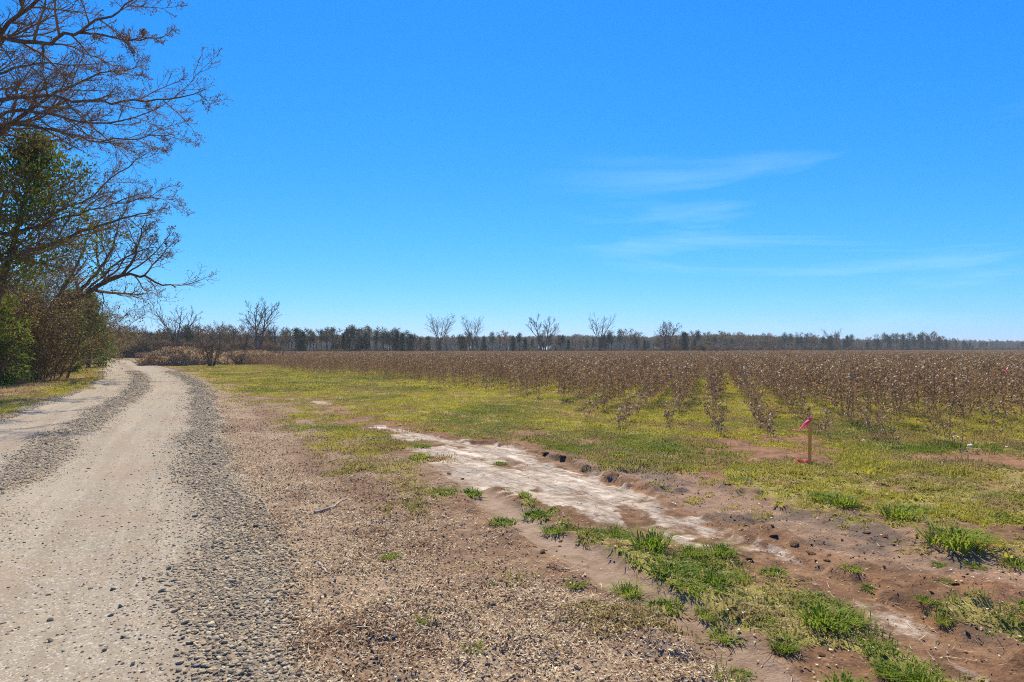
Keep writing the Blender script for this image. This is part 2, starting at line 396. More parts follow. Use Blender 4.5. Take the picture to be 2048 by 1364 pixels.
green = nb.mix(nb.ramp(n_l, .4, .66, 0, .75), green, (.23, .165, .075))
green = nb.mix(nb.ramp(n_x, .42, .6, 0, .5), green, (.30, .28, .07))
soil = nb.mix(nb.ramp(nb.math('ADD', nb.at('grass'), nb.math('MULTIPLY', nb.math('SUBTRACT', n_m, .5), 1.0)), .25, .75, 0, .9), soil, green)
far = nb.mix(nb.ramp(n_x, .3, .7), (.16, .105, .062), (.25, .18, .10))
soil = nb.mix(nb.at('fields'), soil, far)
soil = nb.mix(nb.ramp(n_f, .2, .8, .0, .35), soil, (.06, .04, .028), 'MIX')
nt.links.new(soil, b.inputs["Base Color"])
nt.links.new(nb.ramp(nb.at('wet'), 0, 1, .92, .62), b.inputs["Roughness"])
crk = nb.vor(nb.comb(nb.math('MULTIPLY', nb.at('wash_s'), 1.6), nb.math('MULTIPLY', nb.at('wash_d'), 1.1)), 1.0, 'DISTANCE_TO_EDGE')
crk = nb.math('MULTIPLY', nb.math('MULTIPLY', nb.ramp(crk, .0, .06, 1, 0), nb.at('silt')), nb.ramp(n_l, .45, .6))
hgt = nb.math('ADD', nb.math('MULTIPLY', n_f, .45), n_m)
hgt = nb.math('ADD', hgt, nb.math('MULTIPLY', nb.math('MULTIPLY', runs, nb.at('silt')), 1.2))
hgt = nb.math('SUBTRACT', hgt, nb.math('MULTIPLY', crk, .8))
nb.bump(hgt, 0.9, 0.028, b); M['ground'] = m

# ---- packed road dirt and crushed stone
m, nt, b = new_mat("road_dirt"); nb = NB(nt); p = nb.pos()
tt, ss = nb.at('tt'), nb.at('ss')
streak = nb.noise(nb.comb(nb.math('MULTIPLY', tt, 5.0), nb.math('MULTIPLY', ss, .22)), 1.0, 5, .6)
rut = nb.noise(nb.comb(nb.math('MULTIPLY', tt, 16.0), nb.math('MULTIPLY', ss, .5)), 1.0, 3, .5)
n_f = nb.noise(p, 130, 4, .7); n_m = nb.noise(p, 14, 5, .6); n_l = nb.noise(p, 1.1, 4, .6)
cob = nb.noise(nb.comb(nb.math('MULTIPLY', tt, .8), nb.math('MULTIPLY', ss, 3.4)), 1.0, 4, .6)
dirt = nb.mix(nb.ramp(streak, .3, .7), (0.237, 0.205, 0.144), (0.348, 0.317, 0.232))
dirt = nb.mix(nb.ramp(n_l, .38, .66, 0, .55), dirt, (.31, .225, .14))
dirt = nb.mix(nb.ramp(cob, .5, .7, 0, .32), dirt, (.29, .235, .165))
dirt = nb.mix(nb.ramp(n_f, .40, .66, 0, .6), dirt, (.19, .155, .115))
dirt = nb.mix(nb.ramp(n_m, .54, .70, 0, .45), dirt, (0.450, 0.423, 0.352))
v2 = nb.vor(p, 95, out="Color"); sep2 = nt.nodes.new("ShaderNodeSeparateColor"); nt.links.new(v2, sep2.inputs[0])
dirt = nb.mix(nb.ramp(sep2.outputs[0], .68, .72, 0, .75), dirt, nb.cramp(sep2.outputs[1], [(0, (.14, .12, .10)), (.5, (.30, .265, .22)), (1, (.56, .52, .46))]))
big = nb.noise(nb.comb(nb.math('MULTIPLY', tt, 1.1), nb.math('MULTIPLY', ss, .35)), 1.0, 5, .6)
dirt = nb.mix(nb.ramp(big, .48, .66, 0, .55), dirt, (.26, .20, .14))
dirt = nb.mix(nb.ramp(rut, .52, .66, 0, .38), dirt, (.24, .205, .165))
v1 = nb.vor(p, 42, out="Color"); v1d = nb.vor(p, 42)
sep = nt.nodes.new("ShaderNodeSeparateColor"); nt.links.new(v1, sep.inputs[0])
stone = nb.cramp(sep.outputs[0], [(0, (0.112, 0.092, 0.065)), (.5, (0.237, 0.198, 0.136)), (.85, (0.376, 0.314, 0.205)), (1, (0.558, 0.460, 0.300))])
stone = nb.mix(nb.ramp(v1d, .3, .7, 0, .5), stone, (.13, .105, .078))
gm = nb.ramp(nb.math('ADD', nb.at('gravel'), nb.math('MULTIPLY', nb.math('SUBTRACT', n_m, .5), .9)), .35, .95, 0, .85)
base = nb.mix(gm, dirt, stone)
nt.links.new(base, b.inputs["Base Color"]); b.inputs["Roughness"].default_value = .9
hh = nb.math('ADD', nb.math('MULTIPLY', n_m, .6), nb.math('MULTIPLY', n_f, .5))
hh = nb.math('ADD', hh, nb.math('MULTIPLY', nb.math('MULTIPLY', nb.math('SUBTRACT', 1.0, v1d), gm), .9))
hh = nb.math('ADD', hh, nb.math('MULTIPLY', rut, .35))
nb.bump(hh, .6, .012, b); M['road'] = m

# ---- stones
m, nt, b = new_mat("gravel_stone"); nb = NB(nt)
c = nb.cramp(nb.rnd(), [(0, (0.153, 0.125, 0.087)), (.35, (0.276, 0.226, 0.150)), (.7, (0.420, 0.338, 0.216)), (.9, (0.565, 0.437, 0.265)), (1, (0.658, 0.636, 0.404))])
c = nb.mix(nb.ramp(nb.noise(nb.ocoord(), 1.6, 4), .35, .7, 0, .5), c, (0.332, 0.273, 0.190))
nt.links.new(c, b.inputs["Base Color"]); b.inputs["Roughness"].default_value = .75
nb.bump(nb.noise(nb.ocoord(), 4, 4), .4, .1, b); M['stone'] = m
m, nt, b = new_mat("soil_clod"); nb = NB(nt)
c = nb.cramp(nb.noise(nb.ocoord(), 5, 5, .65), [(.3, (0.182, 0.105, 0.053)), (.6, (0.328, 0.191, 0.096)), (.8, (0.474, 0.300, 0.163))])
nt.links.new(c, b.inputs["Base Color"]); nb.bump(nb.noise(nb.ocoord(), 9, 5, .7), .8, .12, b); M['clod'] = m
# ---- litter
M['litter'] = leafy("dry_litter", lambda nb: nb.cramp(nb.rnd(), [(0, (0.094, 0.053, 0.032)), (.18, (0.209, 0.122, 0.067)), (.36, (0.397, 0.286, 0.162)), (.6, (0.606, 0.488, 0.307)), (1, (0.815, 0.721, 0.496))]), .15, .8)
M['strawblade'] = leafy("straw", lambda nb: nb.cramp(nb.rnd(), [(0, (.25, .15, .07)), (.5, (.44, .31, .15)), (1, (.62, .50, .29))]), .25, .75)
# ---- grass: instances carry their own tint
M['grass'] = leafy("grass_blades", lambda nb: nb.mix(nb.math('MULTIPLY', nb.ramp(nb.noise(nb.ocoord(), 14, 1), .35, .7), .45), nb.at('tint', 'INSTANCER', "Color"), (.30, .27, .09)), .45, .55)
M['tuft'] = leafy("tuft_blades", lambda nb: nb.cramp(nb.math('ADD', nb.math('MULTIPLY', nb.ramp(nb.noise(nb.ocoord(), 22, 1), .3, .7), .6), nb.math('MULTIPLY', nb.rnd(), .4)),
                  [(0, (.07, .115, .012)), (.4, (.15, .235, .02)), (.75, (.26, .33, .03)), (1, (.42, .40, .10))]), .5, .5)
# ---- cotton
M['stalk'] = leafy("cotton_stalk", varied([(0, (0.186, 0.109, 0.051)), (.5, (0.336, 0.213, 0.103)), (1, (0.546, 0.374, 0.191))], 9), .0, .8)
M['bur'] = leafy("cotton_bur", varied([(0, (0.165, 0.095, 0.045)), (.55, (0.353, 0.226, 0.113)), (1, (0.729, 0.535, 0.301))], 20), .3, .8)
M['lint'] = leafy("cotton_lint", lambda nb: (0.855, 0.741, 0.544), .3, .9)
# ---- bark and foliage
def bark(name, stops, scale):
    m, nt, b = new_mat(name); nb = NB(nt)
    n = nb.noise(nb.ocoord(), scale, 5, .65)
    nt.links.new(nb.cramp(n, stops), b.inputs["Base Color"]); nb.bump(nb.noise(nb.ocoord(), scale * 3, 4, .6), .7, .03, b); return m
M['bark'] = bark("bark_grey_brown", [(.3, (.075, .052, .038)), (.55, (.135, .10, .074)), (.8, (.23, .185, .14))], 4)
M['twig'] = leafy("twigs", lambda nb: nb.cramp(nb.noise(nb.ocoord(), .7, 2), [(.35, (0.137, 0.085, 0.042)), (.6, (0.223, 0.144, 0.071)), (.75, (0.287, 0.193, 0.089))]), .0, .8)
M['barkfar'] = bark("bark_far", [(.3, (.07, .055, .045)), (.7, (.14, .115, .09))], 2)
M['cedar'] = leafy("cedar_foliage", per_leaf([(0, (0.046, 0.082, 0.014)), (.45, (0.114, 0.168, 0.023)), (.8, (0.206, 0.247, 0.037)), (1, (0.331, 0.322, 0.057))]), .3, .6)
M['cedarbright'] = leafy("bright_cedar_foliage", per_leaf([(0, (0.054, 0.090, 0.014)), (.5, (0.132, 0.186, 0.026)), (1, (0.282, 0.300, 0.060))]), .4, .6)
M['holly'] = leafy("broadleaf_evergreen", per_leaf([(0, (0.054, 0.088, 0.014)), (.5, (0.134, 0.181, 0.027)), (.85, (0.259, 0.266, 0.048)), (1, (0.432, 0.368, 0.087))]), .3, .45)
M['vine'] = leafy("vine_leaves", per_leaf([(0, (0.086, 0.063, 0.022)), (.35, (0.199, 0.123, 0.047)), (.7, (0.284, 0.223, 0.068)), (1, (0.586, 0.479, 0.191))]), .3, .6)
M['brush'] = leafy("brush_leaves", per_leaf([(0, (0.216, 0.135, 0.062)), (.5, (0.486, 0.351, 0.175)), (1, (0.810, 0.648, 0.362))], 6), .3, .7)
M['bud'] = leafy("buds", per_leaf([(0, (.10, .066, .042)), (.6, (.19, .125, .078)), (1, (.30, .21, .13))]), .3, .7)
M['pine'] = leafy("pine_needles", per_leaf([(0, (0.026, 0.043, 0.019)), (.6, (0.060, 0.084, 0.034)), (1, (0.114, 0.132, 0.050))], 4), .25, .6)
M['rust'] = leafy("withered_leaves", per_leaf([(0, (0.111, 0.076, 0.034)), (.6, (0.223, 0.152, 0.066)), (1, (0.354, 0.289, 0.124))], 4), .3, .7)
# ---- made things
m, nt, b = new_mat("stake_wood"); nb = NB(nt)
mpn = nt.nodes.new("ShaderNodeMapping"); mpn.inputs["Scale"].default_value = (30, 30, 2.2); nt.links.new(nb.ocoord(), mpn.inputs[0])
nt.links.new(nb.cramp(nb.noise(mpn.outputs[0], 1.5, 4), [(.3, (.80, .30, .055)), (.7, (.92, .42, .10))]), b.inputs["Base Color"]); M['stake'] = m
M['tape'] = leafy("pink_tape", lambda nb: nb.mix(nb.ramp(nb.noise(nb.ocoord(), 30, 2), .4, .6), (.95, .12, .20), (.95, .26, .34)), .4, .4)
m, nt, b = new_mat("weathered_stick"); nb = NB(nt)
nt.links.new(nb.cramp(nb.noise(nb.ocoord(), 14, 4), [(.3, (.22, .16, .11)), (.55, (.46, .38, .29)), (.8, (.66, .58, .47))]), b.inputs["Base Color"]); M['stick'] = m
m, nt, b = new_mat("weathered_stick_dark"); nb = NB(nt)
nt.links.new(nb.cramp(nb.noise(nb.ocoord(), 14, 4), [(.3, (.09, .06, .04)), (.7, (.26, .19, .13))]), b.inputs["Base Color"]); M['stickdark'] = m

# ------------------------------------------------------------------ scatter: geometry nodes on a cloud of points
_protos = {}
def proto(me):                                 # an unlinked object that only lends its mesh to the scatter nodes
    if me.name not in _protos: _protos[me.name] = bpy.data.objects.new("source_" + me.name, me)
    return _protos[me.name]
def scatter(name, pts, rot, scl, idx, meshes, kind='stuff', label=None, cat=None, tint=None, parent=None):
    pts = np.asarray(pts, float); n = len(pts)
    me = mesh_np(name, pts)
    attr(me, 'rot', rot, 'FLOAT_VECTOR')
    scl = np.asarray(scl, float)
    if scl.ndim == 1: scl = np.repeat(scl[:, None], 3, 1)
    attr(me, 'scl', scl, 'FLOAT_VECTOR'); attr(me, 'idx', idx, 'INT')
    if tint is not None: attr(me, 'tint', np.concatenate([tint, np.ones((n, 1))], 1), 'FLOAT_COLOR')
    o = obj(name, me, parent)
    tag(o, label, cat, None, kind)
    ng = bpy.data.node_groups.new(name + "_scatter", 'GeometryNodeTree')
    ng.interface.new_socket("Geometry", in_out='INPUT', socket_type='NodeSocketGeometry')
    ng.interface.new_socket("Geometry", in_out='OUTPUT', socket_type='NodeSocketGeometry')
    N, L = ng.nodes, ng.links
    gi, go = N.new("NodeGroupInput"), N.new("NodeGroupOutput")
    iop = N.new("GeometryNodeInstanceOnPoints"); iop.inputs["Pick Instance"].default_value = True
    jn = N.new("GeometryNodeJoinGeometry")
    for m_ in reversed(meshes):
        oi = N.new("GeometryNodeObjectInfo"); oi.inputs["Object"].default_value = proto(m_)
        g2 = N.new("GeometryNodeGeometryToInstance")
        L.new(oi.outputs["Geometry"], g2.inputs[0]); L.new(g2.outputs[0], jn.inputs[0])
    def na(nm, t):
        a = N.new("GeometryNodeInputNamedAttribute"); a.data_type = t; a.inputs["Name"].default_value = nm; return a.outputs["Attribute"]
    e2r = N.new("FunctionNodeEulerToRotation"); L.new(na('rot', 'FLOAT_VECTOR'), e2r.inputs[0])
    L.new(gi.outputs[0], iop.inputs["Points"]); L.new(jn.outputs[0], iop.inputs["Instance"])
    L.new(na('idx', 'INT'), iop.inputs["Instance Index"]); L.new(e2r.outputs[0], iop.inputs["Rotation"])
    L.new(na('scl', 'FLOAT_VECTOR'), iop.inputs["Scale"]); L.new(iop.outputs[0], go.inputs[0])
    md = o.modifiers.new("scatter", 'NODES'); md.node_group = ng
    return o
def sample(n, y0, y1, power, margin=3.0, k=0.98):
    """random spots ahead of the camera, denser nearby: y^power"""
    u = rs.rand(n)
    e = power + 1
    y = (y0 ** e + u * (y1 ** e - y0 ** e)) ** (1 / e) if abs(e) > 1e-6 else y0 * (y1 / y0) ** u
    x = (rs.rand(n) * 2 - 1) * (k * y + margin)
    return x, y

# ================================================================== SETTING
# ---- ground: one sheet out to the horizon, finest by the camera
def axis(fine0, fine1, step, lo, hi, g):
    a = list(np.arange(fine0, fine1, step)); s = step
    v = a[-1]
    while v < hi: s *= g; v += s; a.append(v)
    s = step; v = fine0
    while v > lo: s *= g; v -= s; a.insert(0, v)
    return np.array(a)
gx = axis(-5.0, 7.5, 0.032, -2400, 2400, 1.055)
gy = axis(2.2, 12.5, 0.03, -60, 2600, 1.028)
X, Y = np.meshgrid(gx, gy); X, Y = X.ravel(), Y.ravel()
Z = zones(X, Y); H = hfun(X, Y, Z)
under = sst(0.25, 0.6, Z['t']) * (1 - sst(4.0, 4.35, Z['t'])) * (Y < 175) * (Y > -38)
H = H - under * 0.16
H = H * (1 - sst(60, 200, np.abs(X) + np.abs(Y) * .4))
nx, ny = len(gx), len(gy)
i = (np.arange(ny - 1)[:, None] * nx + np.arange(nx - 1)[None]).ravel()
me = mesh_np("ground", np.stack([X, Y, H], 1), np.stack([i, i + 1, i + nx + 1, i + nx], 1), None, M['ground'], True)
for k in ('dark', 'litter', 'silt', 'grass', 'straw', 'red', 'wet'): attr(me, k, Z[k])
attr(me, 'track', np.clip(Z['track'] + 0.6 * Z['track2'], 0, 1))
attr(me, 'wash_s', (Y + X * -.9) * 1.1); attr(me, 'wash_d', (X + Y * .75) * 4.2)
attr(me, 'outer', sst(.7, 2.0, -Z['t'] + (fbm(X * 1.1, Y * 1.1, 3, 4) - .5) * 1.2))
attr(me, 'fields', sst(45, 90, Y + np.abs(X) * .3) * sst(3, 6, np.abs(Z['t'] - 2.2)))
tag(obj("ground", me), kind='structure')

# ---- gravel road: its own sheet, edges dipping into the soil
ry = np.concatenate([np.arange(-36, 1.5, .4), np.arange(1.5, 13, .035), np.cumprod(np.full(400, 1.0062)) * 13])
ry = ry[ry < 150]; rt = np.concatenate([np.arange(-.55, 5.1, .045)])
T_, Y_ = np.meshgrid(rt, ry); T_, Y_ = T_.ravel(), Y_.ravel()
X_ = road_x(Y_) - T_ / road_cos(Y_)
wob = (fbm(X_ * 2.2, Y_ * 2.2, 41, 3) - .5) * .5
H_ = hfun(X_, Y_) + 0.006 - 0.09 * sst(0.0, .42, -T_ + wob * .9 - .02) - 0.09 * sst(4.5, 4.9, T_ + wob)
nx, ny = len(rt), len(ry)
i = (np.arange(ny - 1)[:, None] * nx + np.arange(nx - 1)[None]).ravel()
me = mesh_np("gravel_road", np.stack([X_, Y_, H_], 1), np.stack([i, i + nx, i + nx + 1, i + 1], 1), None, M['road'], True)
attr(me, 'gravel', gravel_mask(T_, Y_)); attr(me, 'tt', T_); attr(me, 'ss', np.hypot(1, .5) * Y_)
road = tag(obj("gravel_road", me), kind='structure')

# ================================================================== TREES
def grow(tubes_big, tubes_small, rng, start, d, length, rad, level, P_, tips):
    """one limb as a wandering polyline; side limbs leave it and split again"""
    n = P_['seg'][min(level, len(P_['seg']) - 1)]
    pts = [np.array(start, float)]; d = np.array(d, float); d /= np.linalg.norm(d)
    step = length / (n - 1); w = P_['wander'][min(level, len(P_['wander']) - 1)]
    for k in range(n - 1):
        d = d + rng.normal(size=3) * w; d[2] += P_['up'][min(level, len(P_['up']) - 1)]; d /= np.linalg.norm(d)
        pts.append(pts[-1] + d * step)
    pts = np.array(pts)
    end = P_.get('tip', .25)
    radii = rad * (1 - (1 - end) * np.linspace(0, 1, n) ** 1.1)
    radii = np.maximum(radii, P_['minr'])
    sides = 6 if level == 0 else (4 if level == 1 else 3)
    (tubes_big if level <= P_['biglevel'] else tubes_small).add(pts, radii, sides)
    spawn(tubes_big, tubes_small, rng, pts, radii, length, level, P_, tips)
def spawn(tb, ts, rng, pts, radii, length, level, P_, tips):
    if level >= P_['levels']:
        tips.append(pts[-1]); tips.append(pts[len(pts) // 2]); return
    nch = P_['kids'][min(level, len(P_['kids']) - 1)]
    t0 = P_['from'][min(level, len(P_['from']) - 1)]
    nch = max(1, int(round(nch * (0.8 + 0.4 * rng.rand()))))
    n = len(pts); acc = rng.rand() * 6.28
    for c in range(nch):
        f = t0 + (1 - t0) * (c + rng.rand() * .9) / nch; f = min(f, .999)
        q = f * (n - 1); a = int(q); p = pts[a] + (pts[a + 1] - pts[a]) * (q - a)
        tn = pts[a + 1] - pts[a]; tn /= np.linalg.norm(tn) + 1e-9
        acc += 2.4 + rng.normal() * .5
        e1 = np.cross(tn, [0, 0, 1.0]); e1 = e1 / (np.linalg.norm(e1) + 1e-6) if np.linalg.norm(e1) > .05 else np.array([1., 0, 0])
        e2 = np.cross(tn, e1)
        ang = R(P_['angle'][min(level, len(P_['angle']) - 1)]) * (.75 + .5 * rng.rand())
        dd = tn * math.cos(ang) + (e1 * math.cos(acc) + e2 * math.sin(acc) * P_.get('flat', 1.0)) * math.sin(ang)
        L = length * P_['ratio'][min(level, len(P_['ratio']) - 1)] * (1 - .55 * (f - t0) / (1 - t0 + 1e-6)) * (.7 + .6 * rng.rand())
        rr = min(radii[a] * .68, radii[0] * P_.get('rratio', .5)) * (.8 + .3 * rng.rand())
        grow(tb, ts, rng, p, dd, L, max(rr, P_['minr']), level + 1, P_, tips)

def limb_from(tb, ts, rng, pts, r0, r1, P_, tips, level=0, sides=6, nsub=None):
    """a limb whose course is given; it is smoothed, then carries side branches"""
    pts = np.array(pts, float); n0 = len(pts)
    s = np.concatenate([[0], np.cumsum(np.linalg.norm(np.diff(pts, axis=0), axis=1))]); n = max(7, n0 * 3)
    f = np.linspace(0, s[-1], n); q = np.stack([np.interp(f, s, pts[:, k]) for k in range(3)], 1)
    for _ in range(2): q[1:-1] = q[1:-1] * .5 + (q[:-2] + q[2:]) * .25
    q[1:-1] += rng.normal(size=(n - 2, 3)) * .035 * s[-1] / 8
    r = np.linspace(r0, r1, n)
    tb.add(q, r, sides)
    P_ = dict(P_, kids=[max(3, int(P_['kids'][0] * min(1, s[-1] / 8)))] + P_['kids'][1:])
    spawn(tb, ts, rng, q, r, s[-1], level, P_, tips)
    return q

def finish_tree(name, tb, ts, loc, label, cat='tree', group=None, bark_m=None, twig_m=None, foliage=None, rz=0, scl=1.0):
    root = empty(name, loc, rz, scl)
    tag(root, label, cat, group)
    obj("trunk", tb.mesh(name + "_trunk", bark_m or M['bark']), root)
    if ts is not None and ts.d: obj("crown", ts.mesh(name + "_crown", twig_m or M['twig'], False), root)
    if foliage is not None:
        v, q, fm = foliage
        obj("foliage", mesh_np(name + "_foliage", v, q, None, fm), root)
    return root
def clumps(tips, rng, per, spread, size, aspect, axis_out=None, droop=0.0):
    tips = np.asarray(tips); pos = np.repeat(tips, per, 0) + rng.normal(size=(len(tips) * per, 3)) * spread
    ax = None
    if axis_out is not None:
        ax = pos - axis_out; ax /= np.linalg.norm(ax, axis=1, keepdims=True) + 1e-9
    return leaf_cards(pos, size * (.6 + .8 * rng.rand(len(pos))), aspect, rng, ax, droop)
def zg(x, y): return float(hfun(np.array([x]), np.array([y]))[0])

# ---- great bare tree leaning over the road from the left
def tree_a():
    rng = np.random.RandomState(11); tb, ts, tips = Tubes(), Tubes(), []
    D0 = 22.0; tx, ty = PX(-150, 0, D0)[:2]
    base = np.array([tx - 1.0, ty, zg(tx, ty)])
    Pm = dict(seg=[9, 7, 6, 5, 4], wander=[.1, .13, .17, .2, .22], up=[0, .02, .025, .03, .03], kids=[18, 10, 6, 4], ratio=[.26, .45, .5, .55],
              angle=[42, 40, 42, 45], levels=3, biglevel=0, minr=.0055, **{'from': [.16, .15, .12, .1]}, flat=.75, rratio=.42)
    Pm['from'] = [.14, .12, .12, .1]
    trunk = np.array([PX(u, v, D0) for u, v in ((-205, 790), (-190, 600), (-165, 420), (-140, 240), (-110, 80), (-60, -120), (-10, -330))]); trunk[0, 2] = base[2] - .15
    tb.add(np.array([np.interp(np.linspace(0, 6, 19), np.arange(7), trunk[:, k]) for k in range(3)]).T, np.linspace(.36, .12, 19), 10)
    limbs = [([(-150, 330), (-40, 120), (0, 45), (40, 22), (90, -15), (150, -80)], 22, 20, .13, .03),
             ([(-130, 160), (-40, 70), (0, 72), (60, 86), (110, 72), (155, 60), (215, 30), (262, -5)], 22, 18, .11, .018),
             ([(155, 62), (185, 62), (240, 78), (285, 75), (325, 70)], 19.6, 18.5, .04, .012),
             ([(-150, 380), (-60, 300), (0, 262), (60, 212), (130, 170), (200, 142), (270, 132)], 22, 24, .10, .014),
             ([(-140, 230), (-60, 195), (0, 198), (60, 188), (150, 200), (220, 195), (300, 203), (360, 195), (408, 176)], 22, 19, .09, .012),
             ([(-150, 330), (-40, 240), (60, 215), (150, 242), (220, 250), (262, 236), (318, 212)], 22, 21, .075, .012),
             ([(-155, 360), (-40, 262), (40, 245), (120, 262), (190, 285), (250, 279), (300, 270), (345, 266)], 22, 23, .08, .012),
             ([(-165, 470), (-30, 430), (100, 432), (190, 386), (230, 350), (262, 325), (300, 300)], 22, 25, .06, .012),
             ([(-170, 520), (0, 470), (100, 445), (180, 422), (240, 402), (300, 392), (345, 398)], 22, 26, .075, .012),
             ([(-180, 600), (-60, 540), (0, 518), (80, 496), (130, 479), (170, 462), (215, 440), (300, 425)], 22, 24, .14, .02),
             ([(-130, 170), (-20, 150), (60, 118), (140, 130), (220, 120)], 22, 25, .06, .012),
             ([(-110, 80), (-20, -20), (80, -60), (190, -40), (280, -90)], 22, 21, .09, .02),
             ([(-140, 240), (-250, 120), (-360, 60), (-460, 20)], 22, 23, .1, .02),
             ([(-150, 330), (-260, 300), (-380, 250)], 22, 19, .1, .02)]
    for pts, d0, d1, r0, r1 in limbs:
        n = len(pts); dd = np.linspace(d0, d1, n) + np.sin(np.linspace(0, 3, n)) * rng.normal() * .5
        limb_from(tb, ts, rng, [PX(u, v, d) for (u, v), d in zip(pts, dd)], r0, r1, Pm, tips)
    # small swollen buds on the twigs
    tp = np.array(tips); v, q = clumps(tp[rng.rand(len(tp)) < .8], rng, 1, .03, .045, .4)
    off = np.array([tx, ty, 0.0])
    for T in (tb, ts):
        for k in T.d: T.d[k] = [(p_ - off, r_) for p_, r_ in T.d[k]]
    finish_tree("bare_tree", tb, ts, tuple(off), "large leafless tree spreading long bare limbs high over the gravel road", 'tree', foliage=(v - off, q, M['bud']))
tree_a()

# ---- leaning bare tree beyond it, low over the verge
def tree_b():
    rng = np.random.RandomState(23); tb, ts, tips = Tubes(), Tubes(), []
    D0 = 36.0
    Pm = dict(seg=[9, 8, 6, 5, 4], wander=[.1, .14, .17, .2], up=[0.02, .05, .04, .03], kids=[10, 8, 6, 4], ratio=[.31, .46, .5, .55],
              angle=[48, 42, 42, 45], levels=3, biglevel=0, minr=.008, flat=1.0, rratio=.45)
    Pm['from'] = [.35, .15, .12, .1]
    limbs = [([(40, 742), (62, 690), (92, 650), (125, 617), (165, 590), (205, 566), (245, 550), (285, 549), (325, 572), (352, 574)], 36, 34, .24, .03),
             ([(125, 617), (165, 575), (195, 545), (225, 500), (232, 465), (240, 425)], 36, 37, .13, .02),
             ([(205, 566), (240, 552), (262, 528), (278, 490), (284, 455), (296, 425)], 35, 34, .11, .015),
             ([(92, 650), (115, 590), (150, 540), (170, 490), (180, 440)], 36, 38, .13, .02),
             ([(245, 550), (285, 528), (318, 498), (340, 465)], 34.6, 33.5, .05, .012),
             ([(165, 590), (215, 540), (255, 510), (305, 490), (335, 505)], 35.5, 33, .07, .012)]
    for pts, d0, d1, r0, r1 in limbs:
        dd = np.linspace(d0, d1, len(pts))
        limb_from(tb, ts, rng, [PX(u, v, d) for (u, v), d in zip(pts, dd)], r0, r1, Pm, tips)
    x0, y0 = PX(40, 0, D0)[:2]; off = np.array([x0, y0, 0.0])
    tp = np.array(tips); v, q = clumps(tp[rng.rand(len(tp)) < .7], rng, 1, .04, .06, .45)
    for T in (tb, ts):
        for k in T.d: T.d[k] = [(p_ - off, r_) for p_, r_ in T.d[k]]
    finish_tree("bare_tree", tb, ts, tuple(off), "bare tree with leaning trunk reaching low over the verge past the thicket", 'tree', foliage=(v - off, q, M['bud']))
tree_b()

# ---- evergreens and thicket along the left verge
def evergreen(name, seed, h, r, fol, label, loc, low=.08, per=9, size=.16, aspect=.28, nl=46, droop=.0, group=None, cat='tree', lean=(0, 0), levels=2, spread=.14, minr=.012):
    rng = np.random.RandomState(seed); tb, ts, tips = Tubes(), Tubes(), []
    n = 9; zz = np.linspace(-.1, h, n); tr = np.stack([zz / h * lean[0] + rng.normal(size=n) * .05, zz / h * lean[1] + rng.normal(size=n) * .05, zz], 1)
    tr[0, :2] = 0
    tb.add(tr, np.linspace(.05 * h ** .5 + .05, .02, n), 7)
    Pm = dict(seg=[5, 5, 4, 4], wander=[.1, .14, .18], up=[.03, .03, .03], kids=[7, 6, 4], ratio=[.5, .55, .5], angle=[45, 45, 45], levels=levels, biglevel=0, minr=minr, rratio=.6)
    Pm['from'] = [.25, .2, .2]
    for k in range(nl):
        f = low + (1 - low) * (k + rng.rand()) / nl
        prof = (1 - f) ** .62 * (.35 + .65 * sst(0, .22, np.array(f - low + .08))) * (.3 + 1.05 * rng.rand() ** .8)
        a = k * 2.4 + rng.normal() * .4
        i_ = min(int(f * (n - 1)), n - 2); p_ = tr[i_] + (tr[i_ + 1] - tr[i_]) * (f * (n - 1) - i_)
        grow(tb, ts, rng, p_, (math.cos(a), math.sin(a), .25 + .5 * f), max(r * float(prof), .25), .028, 1, Pm, tips)
    tips_ = np.array(tips)
    v, q = clumps(tips_, rng, per, spread, size, aspect, np.array([lean[0] * .4, lean[1] * .4, h * .35]), droop)
    return finish_tree(name, tb, ts, loc, label, cat, group, foliage=(v, q, fol))
def at(u, v, d=None):
    x, y = P(u, v) if d is None else ((u - 1024) / FPX * d, d)
    return (x, y, zg(x, y))
evergreen("evergreen_tree", 31, 9.2, 5.0, M['holly'], "dark green evergreen tree crowded among the bare limbs beside the road", at(-45, 0, 23.5), lean=(2.2, 0), low=.36, per=14, size=.14, aspect=.26, nl=64, spread=.26)
evergreen("evergreen_tree", 32, 15.0, 4.4, M['holly'], "tall olive evergreen tree standing behind the great bare tree", at(-140, 0, 26), low=.25, per=10, size=.17, aspect=.28, nl=70, spread=.2)
evergreen("cedar_shrub", 33, 4.6, 2.5, M['cedarbright'], "bright yellow green cedar at the front of the thicket", at(-30, 0, 26.5), low=.02, per=14, size=.15, aspect=.2, nl=46, spread=.11, cat='cedar')
evergreen("cedar_shrub", 34, 5.4, 1.9, M['cedar'], "dark green cedar at the verge just past the small yellow one", at(140, 0, 43.5), low=.02, per=11, size=.2, aspect=.2, nl=44, spread=.15, cat='cedar')
evergreen("cedar_shrub", 35, 6.2, 1.9, M['cedar'], "taller green cedar standing past the leaning bare trunk", at(178, 0, 53), low=.03, per=11, size=.22, aspect=.2, nl=46, spread=.17, cat='cedar')
evergreen("cedar_shrub", 36, 3.0, 1.3, M['cedarbright'], "small yellow green cedar beneath the leaning bare trunk", at(112, 0, 40), low=.02, per=10, size=.18, aspect=.2, nl=34, spread=.13, cat='cedar')
evergreen("cedar_shrub", 37, 6.4, 2.3, M['cedar'], "bushy cedar at the far end of the roadside thicket", at(180, 0, 66), low=.02, per=9, size=.26, aspect=.2, nl=46, spread=.2, cat='cedar')

